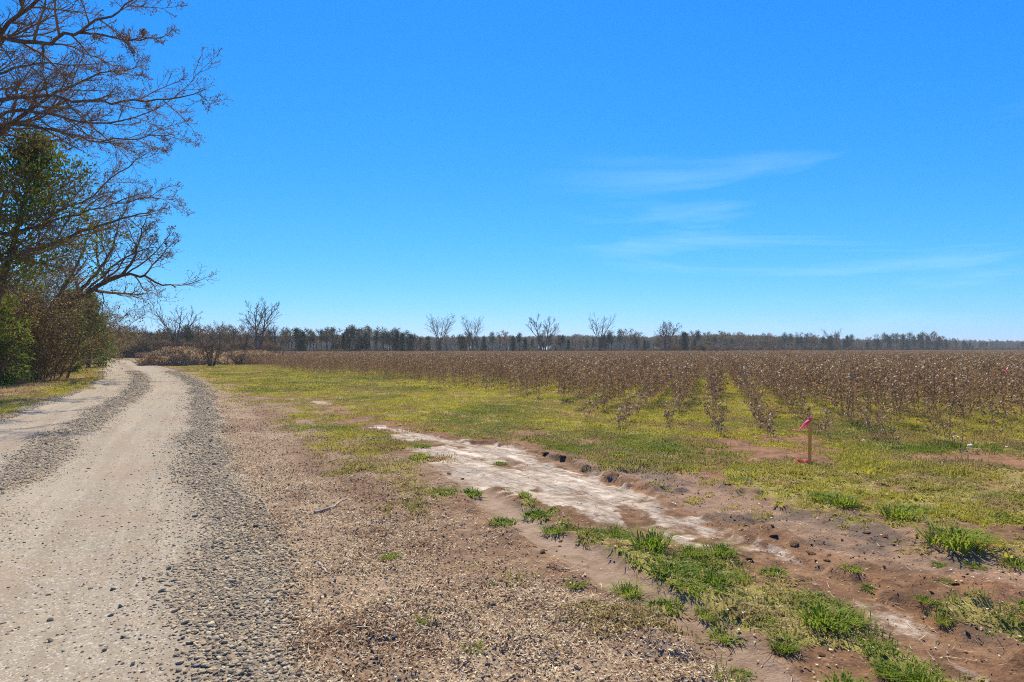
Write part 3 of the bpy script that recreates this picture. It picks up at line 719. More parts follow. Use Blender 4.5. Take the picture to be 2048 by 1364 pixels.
def thicket(seed, n, rx, ry_, h, label, loc, rz=0, leaf=.075, per=2, lm=None, frac=.75, minr=.007):
    rng = np.random.RandomState(seed); tb, ts, tips = Tubes(), Tubes(), []
    Pm = dict(seg=[8, 6, 5], wander=[.17, .22, .26], up=[-.015, -.01, 0], kids=[8, 5], ratio=[.42, .5], angle=[50, 50], levels=2, biglevel=0, minr=minr, rratio=.6)
    Pm['from'] = [.2, .15]
    for k in range(n):
        a, rr = rng.rand() * 6.283, rng.rand() ** .6
        x, y = math.cos(a) * rr * rx, math.sin(a) * rr * ry_
        hh = h * (.55 + .5 * rng.rand()) * (1 - .45 * rr ** 2)
        grow(tb, ts, rng, (x, y, -.1), (x / rx * .22 + rng.normal() * .2, y / ry_ * .3 + rng.normal() * .2, 1), hh * 1.15, .03, 0, Pm, tips)
    tp = np.array(tips); tp = tp[tp[:, 2] > .05]
    v, q = clumps(tp[rng.rand(len(tp)) < frac], rng, per, .13, leaf, .42)
    return finish_tree("thicket_bush", tb, ts, loc, label, 'bush', bark_m=M['twig'], foliage=(v, q, lm or M['vine']), rz=rz)
thicket(41, 75, 2.5, 2.8, 7.2, "tall tangled brown bush behind the bright cedar", at(14, 0, 31.5), leaf=.085, per=3)
thicket(42, 62, 1.8, 3.0, 8.0, "brown vine tangled bush around the foot of the leaning tree", at(42, 0, 38.5), leaf=.09, per=3)
thicket(43, 40, 1.6, 2.0, 3.0, "low grey brown bush at the verge below the leaning tree", at(52, 0, 34.3), leaf=.075, per=2)
thicket(44, 50, 2.2, 3.0, 8.5, "high brown bush between the tall cedars and the bare tree", at(72, 0, 50), leaf=.1, per=3)
thicket(45, 60, 2.6, 2.6, 6.4, "dense shrub of pale brown twigs in front of the evergreen tree", at(-40, 0, 29.5), leaf=.085, per=3)
thicket(46, 46, 2.4, 3.5, 9, "wide brown bush along the road where it bends away", at(150, 0, 72), leaf=.12, per=3, minr=.012)
thicket(47, 42, 2.6, 3.6, 9, "brown bush at the end of the roadside thicket", at(172, 0, 90), leaf=.14, per=3, minr=.014)

# ---- kinds of tree in the far line; copies share their meshes
def far_bare(seed, h, forks, spread, nm):
    rng = np.random.RandomState(seed); tb, ts, tips = Tubes(), Tubes(), []
    Pm = dict(seg=[7, 6, 5, 4], wander=[.035, .05, .09, .13], up=[.02, .05, .06, .05], kids=[6, 7, 5, 4], ratio=[.5, .42, .5, .5], angle=[34, 30, 36, 40], levels=3, biglevel=1, minr=.026, rratio=.62, tip=.22)
    Pm['from'] = [.3, .25, .2, .2]
    if forks == 0:
        th = h * .30; tb.add(np.array([[0, 0, -.2], [.03, 0, th * .5], [.06, .03, th]]), [.34, .28, .24], 7); st = (.06, .03, th - .05); n = 6
        for k in range(n):
            a = k * 6.283 / n + rng.rand() * .7
            grow(tb, ts, rng, st, (math.cos(a) * spread, math.sin(a) * spread, 1), (h - th) * (.85 + .3 * rng.rand()), .125, 1, dict(Pm, kids=[6, 8, 5, 4]), tips)
    else:
        for k in range(forks):
            a = k * 6.283 / forks + .4
            grow(tb, ts, rng, (math.cos(a) * .25 * (forks > 1), math.sin(a) * .25 * (forks > 1), -.2), (math.cos(a) * spread * .4 * (forks > 1), math.sin(a) * spread * .2, 1), h * (1 - .06 * k), .25, 0, dict(Pm, kids=[12, 7, 5, 4]), tips)
    return tb.mesh(nm + "_trunk", M['barkfar']), ts.mesh(nm + "_crown", M['twig'], False), None
def far_pine(seed, h, nm, fol, crown=.45, r=1.5, per=16, size=.55):
    rng = np.random.RandomState(seed); tb, tips = Tubes(), []
    n = 7; zz = np.linspace(-.2, h, n); tr = np.stack([np.cumsum(rng.normal(size=n) * .09), np.cumsum(rng.normal(size=n) * .09), zz], 1); tr[:2, :2] *= .2
    tb.add(tr, np.linspace(.19, .05, n), 6)
    for k in range(26):
        f = 1 - crown + crown * (k + rng.rand()) / 26
        p_ = np.array([np.interp(f * h, zz, tr[:, j]) for j in range(3)]); a = k * 2.4
        L = r * (1.1 - (f - 1 + crown) / crown) ** .6 * (.5 + .7 * rng.rand()) + .25
        e = p_ + np.array([math.cos(a) * L, math.sin(a) * L, .3 * L])
        tb.add(np.stack([p_, (p_ + e) / 2 + [0, 0, .05], e]), [.05, .035, .02], 3); tips += [e, (p_ + e) / 2]
    v, q = clumps(np.array(tips), rng, per, .34, size, .12)
    return tb.mesh(nm + "_trunk", M['barkfar']), None, mesh_np(nm + "_foliage", v, q, None, fol)
def far_cone(seed, h, nm, fol, r=1.5):
    rng = np.random.RandomState(seed); tb, tips = Tubes(), []
    tb.add(np.array([[0, 0, -.2], [0, .03, h * .5], [0, 0, h]]), [.15, .1, .03], 5)
    for k in range(70):
        f = .04 + .96 * (k + rng.rand()) / 70; a = k * 2.4; L = r * (1 - f) ** .7 * (.55 + .6 * rng.rand()) + .12
        for g_ in (.5, 1): tips.append([math.cos(a) * L * g_, math.sin(a) * L * g_, f * h + .2 * L * g_])
    v, q = clumps(np.array(tips), rng, 11, .24, .42, .17)
    return tb.mesh(nm + "_trunk", M['barkfar']), None, mesh_np(nm + "_foliage", v, q, None, fol)
def far_leafy(seed, h, nm, fol):
    rng = np.random.RandomState(seed); tb, ts, tips = Tubes(), Tubes(), []
    Pm = dict(seg=[6, 5, 4, 4], wander=[.06, .12, .15, .18], up=[.02, .04, .04, .03], kids=[9, 5, 3], ratio=[.42, .5, .5], angle=[42, 42, 42], levels=3, biglevel=1, minr=.025, rratio=.55, tip=.2)
    Pm['from'] = [.3, .2, .2]
    grow(tb, ts, rng, (0, 0, -.2), (rng.normal() * .06, rng.normal() * .06, 1), h, .17, 0, Pm, tips)
    tp = np.array(tips); v, q = clumps(tp[rng.rand(len(tp)) < .5], rng, 3, .25, .3, .3)
    return tb.mesh(nm + "_trunk", M['barkfar']), ts.mesh(nm + "_crown", M['twig'], False), mesh_np(nm + "_foliage", v, q, None, fol)
KB = [far_bare(101, 11, 0, .72, "bare_a"), far_bare(102, 12, 2, .6, "bare_b"), far_bare(103, 12, 1, .3, "bare_c"), far_bare(104, 11, 0, .6, "bare_d"), far_bare(105, 11, 3, .75, "bare_e")]
KL = [far_leafy(110 + k, 8, "thin_%d" % k, M['rust']) for k in range(3)]
KP = [far_pine(120 + k, 9, "pine_%d" % k, M['pine'], .42 + .08 * k, 1.25 + .2 * k) for k in range(3)]
KC = [far_cone(130 + k, 6, "cone_%d" % k, M['pine'], 1.35 + .3 * k) for k in range(2)]

_hcache = {}
def put_tree(name, K, u, d, vtop, hbase, label, group=None, rng=random.Random(1), wide=1.0):
    hbase = max(max(v.co.z for v in me_.vertices) for me_ in K if me_ is not None) if id(K) not in _hcache else _hcache[id(K)]
    _hcache[id(K)] = hbase
    h = CAM_H + (HOR - vtop) / FPX * d; s = h / hbase
    x = (u - 1024) / FPX * d
    o = empty(name, (x, d, 0), rng.random() * 6.28, (s * wide, s * wide, s)); tag(o, label, 'tree', group)
    for nm_, me_ in zip(("trunk", "crown", "foliage"), K):
        if me_ is not None: obj(nm_, me_, o)
    return o
put_tree("bare_tree", KB[0], 355, 122, 604, 11, "broad bare tree with a short thick trunk behind the brush pile", wide=1.2)
put_tree("bare_tree", KB[1], 516, 140, 592, 12, "tallest bare tree with twin trunks beyond the field edge", wide=1.15)
put_tree("bare_tree", KB[3], 880, 178, 624, 11, "fan shaped bare tree, wider of the pair beyond the cotton", wide=1.05)
put_tree("bare_tree", KB[3], 946, 180, 628, 11, "narrower bare tree beside the fan shaped bare tree", wide=.85)
put_tree("bare_tree", KB[1], 1087, 188, 626, 12, "open forked bare tree alone beyond the middle of the field", wide=1.15)
put_tree("bare_tree", KB[0], 1200, 193, 624, 11, "upright bare tree standing clear before the low far hill", wide=.85)
put_tree("bare_tree", KB[4], 1332, 205, 640, 11, "bare tree of several leaning stems beside a dark cedar", wide=1.2)
put_tree("bare_tree", KB[0], 1664, 285, 655, 11, "pale bare tree rising out of the wood past the stake", wide=1.0)
put_tree("bare_tree", KB[4], 1868, 350, 663, 11, "wide twiggy bare tree between dark pines at the far wood", wide=1.1)
put_tree("bare_tree", KB[2], 442, 128, 640, 12, "small crooked bare tree between the two largest bare trees", wide=1.3)
put_tree("cedar", KC[0], 1368, 208, 660, 6, "dark cone shaped cedar beside the many stemmed bare tree", wide=1.0)
_env = np.array([[186, 664], [240, 652], [300, 655], [400, 650], [480, 652], [560, 655], [640, 657], [700, 652], [800, 657], [850, 668], [1000, 662], [1050, 668], [1150, 674], [1250, 657],
                 [1310, 678], [1370, 664], [1450, 664], [1500, 668], [1600, 668], [1690, 664], [1722, 686], [1760, 667], [1850, 664], [1900, 674], [1950, 688], [2100, 686]])
_dep = np.array([[180, 112], [355, 124], [515, 145], [800, 172], [1087, 190], [1330, 208], [1450, 240], [1700, 300], [1900, 370], [2100, 440]])
rg = random.Random(5); u = 188.0
while u < 2110:
    vt = np.interp(u, _env[:, 0], _env[:, 1]) - 6 + abs(rg.gauss(0, 7)); d = np.interp(u, _dep[:, 0], _dep[:, 1]) * (1 + rg.uniform(.0, .16))
    r_ = rg.random()
    w = rg.uniform(.85, 1.15)
    if u < 560: kind = 'L' if r_ < .55 else ('B' if r_ < .75 else ('P' if r_ < .9 else 'C'))
    elif u < 1330: kind = 'P' if r_ < .45 else ('L' if r_ < .8 else 'C')
    elif u < 1700: kind = 'L' if r_ < .5 else ('P' if r_ < .8 else 'C')
    else: kind = 'C' if r_ < .45 else ('P' if r_ < .7 else 'L')
    if kind == 'L': put_tree("slender_tree", rg.choice(KL), u, d, vt, 8, "slender twiggy tree with a few withered leaves in the tree line beyond the field", "thin trees of the far tree line", rg, w * 1.1)
    elif kind == 'B': put_tree("bare_tree", KB[2], u, d, vt, 12, "straight leafless tree in the dense tree line behind the brush pile", "straight bare trees of the far tree line", rg, w)
    elif kind == 'P': put_tree("pine_tree", rg.choice(KP), u, d, vt, 9, "slim dark pine in the tree line beyond the cotton field", "pines of the far tree line", rg, w)
    else: put_tree("cedar", rg.choice(KC), u, d, vt + 5, 6, "bushy dark cedar in the tree line beyond the cotton field", "cedars of the far tree line", rg, w)
    u += rg.uniform(4, 9) if (u < 850 or u > 1330) else rg.uniform(6, 17)

# ---- undergrowth and the far wood behind the line: one mass each
def wood_rows():
    pts, rot, sc, ix = [], [], [], []
    r2 = np.random.RandomState(77)
    for u in np.arange(120, 2300, 2.6):
        for row in range(3):
            base = np.interp(u, _dep[:, 0], _dep[:, 1]) * 1.3
            d = max(base * 1.25, 480 if 480 < u < 1450 else base * 1.2) * (1 + row * .1 + r2.rand() * .08)
            hgt = (690 - np.interp(u, [120, 300, 560, 900, 1150, 1300, 1450, 1750, 1900, 2048, 2300], [667, 669, 675, 677, 674, 676, 672, 682, 683, 684, 685]) + r2.normal() * 1.6)
            top = CAM_H + (HOR - (690 - hgt)) / FPX * d
            pts.append(((u - 1024) / FPX * d + r2.normal() * 2, d, -.3)); k = r2.randint(0, 5)
            hb = (9, 9, 6, 8, 8)[k]; s = top / hb
            rot.append((0, 0, r2.rand() * 6.28)); w = s * (1.1 + .4 * r2.rand()); sc.append((w, w, s)); ix.append(k)
    return pts, rot, sc, ix
def joined(nm, parts):
    V, Q, MI, mats, base = [], [], [], [], 0
    for me_ in parts:
        if me_ is None: continue
        n = len(me_.vertices); a = np.zeros(n * 3, np.float32); me_.vertices.foreach_get('co', a)
        li = np.zeros(len(me_.loops), np.int32); me_.loops.foreach_get('vertex_index', li)
        V.append(a.reshape(-1, 3)); Q.append(li.reshape(-1, 4) + base); MI.append(np.full(len(me_.polygons), len(mats), np.int32)); mats.append(me_.materials[0]); base += n
    out = mesh_np(nm, np.concatenate(V), np.concatenate(Q), None, mats)
    out.polygons.foreach_set('material_index', np.concatenate(MI)); return out
WM = [joined("wood_%d" % k, K) for k, K in enumerate([KP[0], KP[2], KC[1], KL[0], KL[1]])]
pts, rot, sc, ix = wood_rows()
scatter("far_wood", pts, rot, sc, ix, WM, label="dark distant wood closing the view behind the field's tree line", cat="wood")
def shrub_mesh(seed, nm):
    rng = np.random.RandomState(seed); tb, ts, tips = Tubes(), Tubes(), []
    Pm = dict(seg=[5, 4, 4], wander=[.12, .18, .2], up=[.02, .02, 0], kids=[6, 4], ratio=[.5, .5], angle=[42, 45], levels=2, biglevel=9, minr=.025, rratio=.6)
    Pm['from'] = [.2, .2]
    for k in range(7): grow(tb, ts, rng, (rng.normal() * .4, rng.normal() * .4, -.1), (rng.normal() * .3, rng.normal() * .3, 1), 2.6 + rng.rand(), .05, 0, Pm, tips)
    v, q = clumps(np.array(tips), rng, 2, .15, .2, .35)
    return joined(nm, [tb.mesh(nm + "_s", M['twig'], False), mesh_np(nm + "_l", v, q, None, M['rust'])])
SH = [shrub_mesh(140 + k, "undergrowth_%d" % k) for k in range(3)]
r2 = np.random.RandomState(78); pts, rot, sc, ix = [], [], [], []
for u in np.arange(150, 2200, 2.6):
    for row in range(1 if u > 560 else 3):
        d = np.interp(u, _dep[:, 0], _dep[:, 1]) * (.99 + .2 * r2.rand())
        s = (.5 + .7 * r2.rand()) * (.85 if u < 560 else (.9 if u > 1330 else .5)); pts.append(((u - 1024) / FPX * d, d, 0)); rot.append((0, 0, r2.rand() * 6.28)); sc.append((s, s, s)); ix.append(r2.randint(0, 3))
scatter("undergrowth", pts, rot, sc, ix, SH, label="brown leafless undergrowth along the foot of the tree line", cat="undergrowth")

# ================================================================== BRUSH PILE AND SHRUB
def brush_pile(nm, seed, L, W, Hh, loc, rz, label, mats, nst=380):
    rng = np.random.RandomState(seed); tb, ts = Tubes(), Tubes()
    root = empty(nm, loc, rz); tag(root, label, 'brush pile')
    # the heap itself: a lumpy mound of soil and packed stalks
    n1, n2 = 60, 34; a = np.linspace(-1, 1, n1); c = np.linspace(-1, 1, n2); A, C_ = np.meshgrid(a, c); A, C_ = A.ravel(), C_.ravel()
    hh = np.maximum(0, 1 - (A ** 2 + C_ ** 2)) ** .7 * (.6 + .8 * fbm(A * 2.4 + seed, C_ * 2, seed, 4)) * Hh - .12
    i = (np.arange(n2 - 1)[:, None] * n1 + np.arange(n1 - 1)[None]).ravel()
    obj("mound", mesh_np(nm + "_mound", np.stack([A * L, C_ * W, hh], 1), np.stack([i, i + 1, i + n1 + 1, i + n1], 1), None, M['clod'], True), root)
    for k in range(nst):
        x, y = rng.uniform(-.95, .95), rng.uniform(-.95, .95)
        if x * x + y * y > .95: continue
        z0 = max(0, 1 - (x * x + y * y)) ** .7 * (.6 + .8 * float(fbm(np.array([x * 2.4 + seed]), np.array([y * 2.0]), seed, 4)[0])) * Hh - .12
        d = np.array([rng.normal() * .8 + x * .5, rng.normal() * .8 + y * .5, .35 + .5 * rng.rand()]); d /= np.linalg.norm(d)
        l = rng.uniform(.4, 1.5); p0 = np.array([x * L, y * W, z0 - .1]); p1 = p0 + d * l * .5 + [0, 0, .06]; p2 = p0 + d * l + [0, 0, -.05]
        ts.add(np.stack([p0, p1, p2]), [.018, .014, .009], 3)
        for j in range(3):
            q0 = p1 + (p2 - p1) * rng.rand(); e = rng.normal(size=3) * .28 + d * .2
            ts.add(np.stack([q0, q0 + e * .5, q0 + e]), [.01, .008, .006], 3)
    obj("branches", ts.mesh(nm + "_branches", M['stickdark'], False), root)
    m_ = 9000; x, y = rng.uniform(-1, 1, m_), rng.uniform(-1, 1, m_); k = x * x + y * y < .97; x, y = x[k], y[k]
    z0 = np.maximum(0, 1 - (x * x + y * y)) ** .7 * (.6 + .8 * fbm(x * 2.4 + seed, y * 2.0, seed, 4)) * Hh - .12 + rng.rand(len(x)) * .32
    v, q = leaf_cards(np.stack([x * L, y * W, z0], 1), .17 * (.5 + rng.rand(len(x))), .22, rng)
    obj("dry_leaves", mesh_np(nm + "_leaves", v, q, None, mats), root)
brush_pile("brush_pile", 51, 4.4, 2.6, 1.5, at(375, 0, 62), .35, "rounded heap of dead brush and vines beside the bend of the road", M['brush'])
brush_pile("brush_pile", 52, 6.0, 2.2, 1.3, at(500, 0, 66), -.1, "long low heap of reddish brush at the edge of the cotton", M['brush'])
def bare_shrub():
    rng = np.random.RandomState(53); tb, ts, tips = Tubes(), Tubes(), []
    Pm = dict(seg=[7, 5, 4], wander=[.07, .12, .15], up=[.02, .03, 0], kids=[4, 3], ratio=[.32, .5], angle=[28, 35], levels=2, biglevel=0, minr=.02, rratio=.6); Pm['from'] = [.45, .3]
    for k in range(11):
        a = k * 2.4; grow(tb, ts, rng, (math.cos(a) * .14, math.sin(a) * .12, -.1), (math.cos(a) * .42 + .05, math.sin(a) * .3, 1), 1.6 + rng.rand() * .8, .05, 0, Pm, tips)
    finish_tree("bare_shrub", tb, ts, at(423, 733), "leafless shrub of upright stems in front of the brush pile", 'shrub')
bare_shrub()

# ================================================================== COTTON
def cotton_mesh(seed, h, lean, nbr, nlint, nm, short=False):
    rng = np.random.RandomState(seed); tb = Tubes()
    n = 6; zz = np.linspace(-.03, 1, n); a = rng.rand() * 6.28
    pts = np.stack([np.cos(a) * lean * zz ** 1.4 * h + np.cumsum(rng.normal(size=n) * .012), np.sin(a) * lean * zz ** 1.4 * h + np.cumsum(rng.normal(size=n) * .012), zz * h], 1)
    tb.add(pts, np.linspace(.0085, .004, n), 4)
    bur, lint = [], []
    for k in range(nbr):
        f = .22 + .78 * (k + rng.rand() * .8) / nbr; q = min(f * (n - 1), n - 1.01); i_ = int(q); p_ = pts[i_] + (pts[i_ + 1] - pts[i_]) * (q - i_)
        b_ = k * 2.4 + rng.normal() * .4; L = h * (.34 - .2 * f) * (.6 + .8 * rng.rand())
        up = .55 + .5 * rng.rand(); d = np.array([math.cos(b_), math.sin(b_), up]); d /= np.linalg.norm(d)
        q1 = p_ + d * L * .5 + rng.normal(size=3) * .015; q2 = q1 + (d + [0, 0, -.25]) * L * .5
        tb.add(np.stack([p_, q1, q2]), [.0048, .004, .003], 3)
        for e_ in (q1, q2):
            if rng.rand() < .85: bur.append(e_)
    bur = np.array(bur) if bur else np.array([[0, 0, h]])
    v, q = leaf_cards(np.repeat(bur, 4, 0), .042 * (.7 + .6 * rng.rand(len(bur) * 4)), .42, rng)
    bm_ = mesh_np(nm + "_bur", v, q, None, M['bur'])
    V, T, base = [], [], 0
    oct_v = np.array([[1, 0, 0], [-1, 0, 0], [0, 1, 0], [0, -1, 0], [0, 0, 1], [0, 0, -1.2]]); oct_t = np.array([[0, 2, 4], [2, 1, 4], [1, 3, 4], [3, 0, 4], [2, 0, 5], [1, 2, 5], [3, 1, 5], [0, 3, 5]])
    for k in range(nlint):
        c = bur[rng.randint(len(bur))]
        for j in range(3):
            V.append(c + rng.normal(size=3) * .012 + oct_v * (np.array([.016, .016, .020]) * (.6 + .8 * rng.rand())) * (.8 + .4 * rng.rand(6, 1))); T.append(oct_t + base); base += 6
    lm_ = mesh_np(nm + "_lint", np.concatenate(V), None, np.concatenate(T), M['lint'], True) if V else None
    return tb.mesh(nm + "_stalk", M['stalk']), bm_, lm_
def joined3(nm, parts):                        # like joined(), for meshes of triangles and quads
    import bmesh
    bm = bmesh.new(); mats = []
    for me_ in parts:
        if me_ is None: continue
        n0 = len(bm.faces); bm.from_mesh(me_); bm.faces.ensure_lookup_table()
        for f in bm.faces[n0:]: f.material_index = len(mats)
        mats.append(me_.materials[0])
    out = bpy.data.meshes.new(nm); bm.to_mesh(out); bm.free()
    for m_ in mats: out.materials.append(m_)
    return out
CT = [cotton_mesh(200 + k, .92 + .05 * (k % 3), (.05, .12, .2, .1, .28, .08)[k], 13, (1, 2, 0, 3, 1, 2)[k], "cotton_%d" % k) for k in range(6)]
CS = [cotton_mesh(220 + k, .42 + .1 * (k % 2), (.25, .6, .9, .45)[k], 5, (0, 1, 0, 2)[k], "cotton_short_%d" % k) for k in range(4)]
CTJ = [joined3("cotton_full_%d" % k, c) for k, c in enumerate(CT)]; CSJ = [joined3("cotton_stub_%d" % k, c) for k, c in enumerate(CS)]
ROW_DX, ROW_SL = .95, .322
_yb = np.array([[-90, 130], [-60, 105], [-40, 80], [-22, 55], [-14.4, 42], [-9.9, 36.5], [-4.5, 28], [-.5, 22.5], [.6, 17], [1.3, 13.4], [2.3, 11.9], [3.9, 10.8], [6.3, 10.3], [7.8, 9.3], [12, 8.6], [30, 8]])
_ym = np.array([[-.75, 100], [-.5, 118], [-.3, 145], [-.1, 168], [.1, 182], [.3, 205], [.5, 270], [.7, 345], [.9, 430]])
def cotton_rows():
    xs, ys = [], []
    k0, k1 = -260, 190
    for k in range(k0, k1):
        a = k * ROW_DX + 0.03
        y = np.arange(8, 62, .19) + rs.rand() * .15
        x = a + ROW_SL * y
        keep = np.abs(x) < .92 * y + 3
        xs.append(x[keep]); ys.append(y[keep])
    x, y = np.concatenate(xs), np.concatenate(ys)
    x = x + rs.normal(size=len(x)) * .03; y = y + rs.normal(size=len(y)) * .05
    edge = y - np.interp(x, _yb[:, 0], _yb[:, 1])
    thin = fbm(x * .9, y * .5, 140, 3)
    keep = (edge > (fbm(x * 1.3, y * 1.3, 141, 3) - .5) * 2) & (thin > .34 - .1 * sst(3, 12, edge)) & (rs.rand(len(x)) < .7 + .25 * sst(2, 9, edge))
    return x[keep], y[keep], edge[keep]
cx, cyy, ce = cotton_rows()
mid = np.exp(-((cx - 3.0 - .25 * (cyy - 12)) / 3.2) ** 2)                       # the trampled ends of the middle rows
hs_ = np.clip(.5 + .62 * sst(-1.5, 5, ce - mid * 3.5), .3, 1.1) * (.8 + .35 * rs.rand(len(cx)))
short = (hs_ < .72) & (rs.rand(len(cx)) < .8 * (mid + .15))
cz = hfun(cx, cyy); crz = rs.rand(len(cx)) * 6.283
ctilt = rs.normal(size=(len(cx), 2)) * .10
order = np.argsort(cyy ** 2 + cx ** 2)
inview = np.abs(cx) < .83 * cyy + .2
ind = [j for j in order if inview[j]]
full_i = [j for j in ind if not short[j]][:215]; short_i = [j for j in ind if short[j]][:80]
COT = ["straight dead cotton plant with one tuft of lint", "slightly leaning dead cotton plant with two tufts of lint", "leaning dead cotton plant with empty burs",
       "dead cotton plant bearing three tufts of lint", "strongly leaning dead cotton plant with one tuft of lint", "upright dead cotton plant with two tufts of lint"]
CSH = ["short broken cotton stalk with empty burs", "broken cotton stalk bent low with a tuft of lint", "broken cotton stalk fallen almost flat", "short bent cotton stalk with two tufts of lint"]
single = np.zeros(len(cx), bool)
for j in full_i + short_i:
    single[j] = True
    sh = short[j]; K = CS[j % 4] if sh else CT[j % 6]
    s = float(rs.uniform(.8, 1.15)) if sh else float(hs_[j])
    o = bpy.data.objects.new("cotton_stub" if sh else "cotton_plant", None); col.objects.link(o)
    o.location = (cx[j], cyy[j], cz[j]); o.rotation_euler = (ctilt[j, 0], ctilt[j, 1], crz[j]); o.scale = (s,) * 3
    if sh: tag(o, CSH[j % 4] + " at the trampled row ends", 'cotton plant', 'broken cotton stalks at the field edge')
    else: tag(o, COT[j % 6] + (" in the standing rows" if hs_[j] > .72 else ", stunted, at the row ends"), 'cotton plant', 'standing cotton plants at the near end of the rows')
    for nm_, me_ in zip(("stalk", "burs", "lint"), K):
        if me_ is not None:
            c = bpy.data.objects.new(nm_, me_); col.objects.link(c); c.parent = o
            if nm_ != 'stalk': c['kind'] = 'stuff'
rest = ~single
ix = np.where(short, 6 + rs.randint(0, 4, len(cx)), rs.randint(0, 6, len(cx)))
sc = np.where(short, .8 + .35 * rs.rand(len(cx)), hs_)
rot = np.stack([ctilt[:, 0], ctilt[:, 1], crz], 1)
# further rows: lengths of row holding many plants
def row_chunk(seed, nm, L=3.2, n=15):
    r3 = random.Random(seed); parts = []
    import bmesh
    bm = bmesh.new(); mats = [M['stalk'], M['bur'], M['lint']]
    for k in range(n):
        src = CTJ[r3.randrange(6)]; n0 = len(bm.verts); bm.from_mesh(src); bm.verts.ensure_lookup_table()
        s = r3.uniform(.85, 1.12); mt = Matrix.Translation((r3.gauss(0, .05), (k + r3.random()) / n * L - L / 2, 0)) @ Matrix.Rotation(r3.random() * 6.28, 4, 'Z') @ Matrix.Diagonal((s * 1.1, s * 1.1, s, 1))
        bmesh.ops.transform(bm, matrix=mt, verts=bm.verts[n0:])
    out = bpy.data.meshes.new(nm); bm.to_mesh(out); bm.free()
    for m_ in mats: out.materials.append(m_)
    return out
CH = [row_chunk(300 + k, "cotton_row_%d" % k) for k in range(4)]
fx, fy = [], []
for k in range(-420, 330):
    a = k * ROW_DX + .03; y = np.arange(62, 430, 3.05) + rs.rand() * 3
    x = a + ROW_SL * y; sl = x / y
    keep = (np.abs(sl) < .9) & (y < np.interp(sl, _ym[:, 0], _ym[:, 1])) & (y > np.interp(x, _yb[:, 0], _yb[:, 1])) & ((y < 150) | (k % 2 == 0)) & (fbm(x * .06, y * .06, 150, 3) + rs.rand(len(x)) * .5 > .42)
    fx.append(x[keep]); fy.append(y[keep])
fx, fy = np.concatenate(fx), np.concatenate(fy)
allx = np.concatenate([cx[rest], fx]); ally = np.concatenate([cyy[rest], fy])
frot = np.zeros((len(fx), 3)); frot[:, 2] = -math.atan(ROW_SL) + (rs.rand(len(fx)) < .5) * math.pi
scatter("cotton_crop", np.stack([allx, ally, np.concatenate([cz[rest], np.zeros(len(fx))])], 1), np.concatenate([rot[rest], frot]),
        np.concatenate([sc[rest], .9 + .2 * rs.rand(len(fx))]), np.concatenate([ix[rest], 10 + rs.randint(0, 4, len(fx))]), CTJ + CSJ + CH,
        label="rows of dead brown cotton specked with white lint filling the field", cat="cotton crop")

# ================================================================== GRAVEL
def stone_mesh(seed, nm, sub=1):
    import bmesh
    rng = np.random.RandomState(seed); bm = bmesh.new(); bmesh.ops.create_icosphere(bm, subdivisions=sub, radius=1.0)
    sc_ = np.array([1.0, .75 + .3 * rng.rand(), .36 + .2 * rng.rand()]); cut = rng.normal(size=(6, 3)); cut /= np.linalg.norm(cut, axis=1, keepdims=True)
    for v in bm.verts:
        p_ = np.array(v.co)
        for c in cut:
            dd = p_ @ c - .68
            if dd > 0: p_ = p_ - c * dd * .9
        v.co = p_ * sc_ * (1 + rng.normal() * .05)
    for f in bm.faces: f.smooth = True
    me_ = bpy.data.meshes.new(nm); bm.to_mesh(me_); bm.free(); me_.materials.append(M['stone']); return me_
ST = [stone_mesh(400 + k, "stone_%d" % k, 2 if k < 3 else 1) for k in range(8)]
def road_spots(n, y0, y1, power):
    u = rs.rand(n); e = power + 1; y = (y0 ** e + u * (y1 ** e - y0 ** e)) ** (1 / e) if abs(e) > 1e-6 else y0 * (y1 / y0) ** u
    t = rs.rand(n) * 5.6 - .75; x = road_x(y) - t / road_cos(y)
    return x, y, t
x, y, t = road_spots(300000, 1.6, 45, -1.1)
g = gravel_mask(t, y); dens = g ** 1.6 * .95 + .025 + .10 * np.exp(-((t + .15) / .3) ** 2) + .03 * (y < 6)
keep = (rs.rand(len(x)) < dens) & (np.abs(x) < .95 * y + 1.5)
x, y, t, g = x[keep], y[keep], t[keep], g[keep]
size = (.0042 + .0105 * rs.rand(len(x)) ** 2.1) * (1 + .045 * np.maximum(0, y - 4)) * np.where(rs.rand(len(x)) < .035, 1.75, 1)
size = np.where(g > .5, size * 1.12, size * .85)
z = hfun(x, y) + .006 + size * .10
rot = np.stack([rs.normal(size=len(x)) * .35, rs.normal(size=len(x)) * .35, rs.rand(len(x)) * 6.283], 1)
app = size / y * (np.abs(x) < .82 * y) * (y > 2.95)
big = np.argsort(-app)[:300]; isbig = np.zeros(len(x), bool); isbig[big] = True
for j in big:
    c = bpy.data.objects.new("stone", ST[j % 3]); col.objects.link(c); c.parent = road
    c.location = (x[j], y[j], z[j] + .003); c.rotation_euler = tuple(rot[j]); c.scale = (size[j],) * 3
k = ~isbig
scatter("gravel", np.stack([x, y, z], 1)[k], rot[k], size[k], rs.randint(0, 8, k.sum()), ST, parent=road)

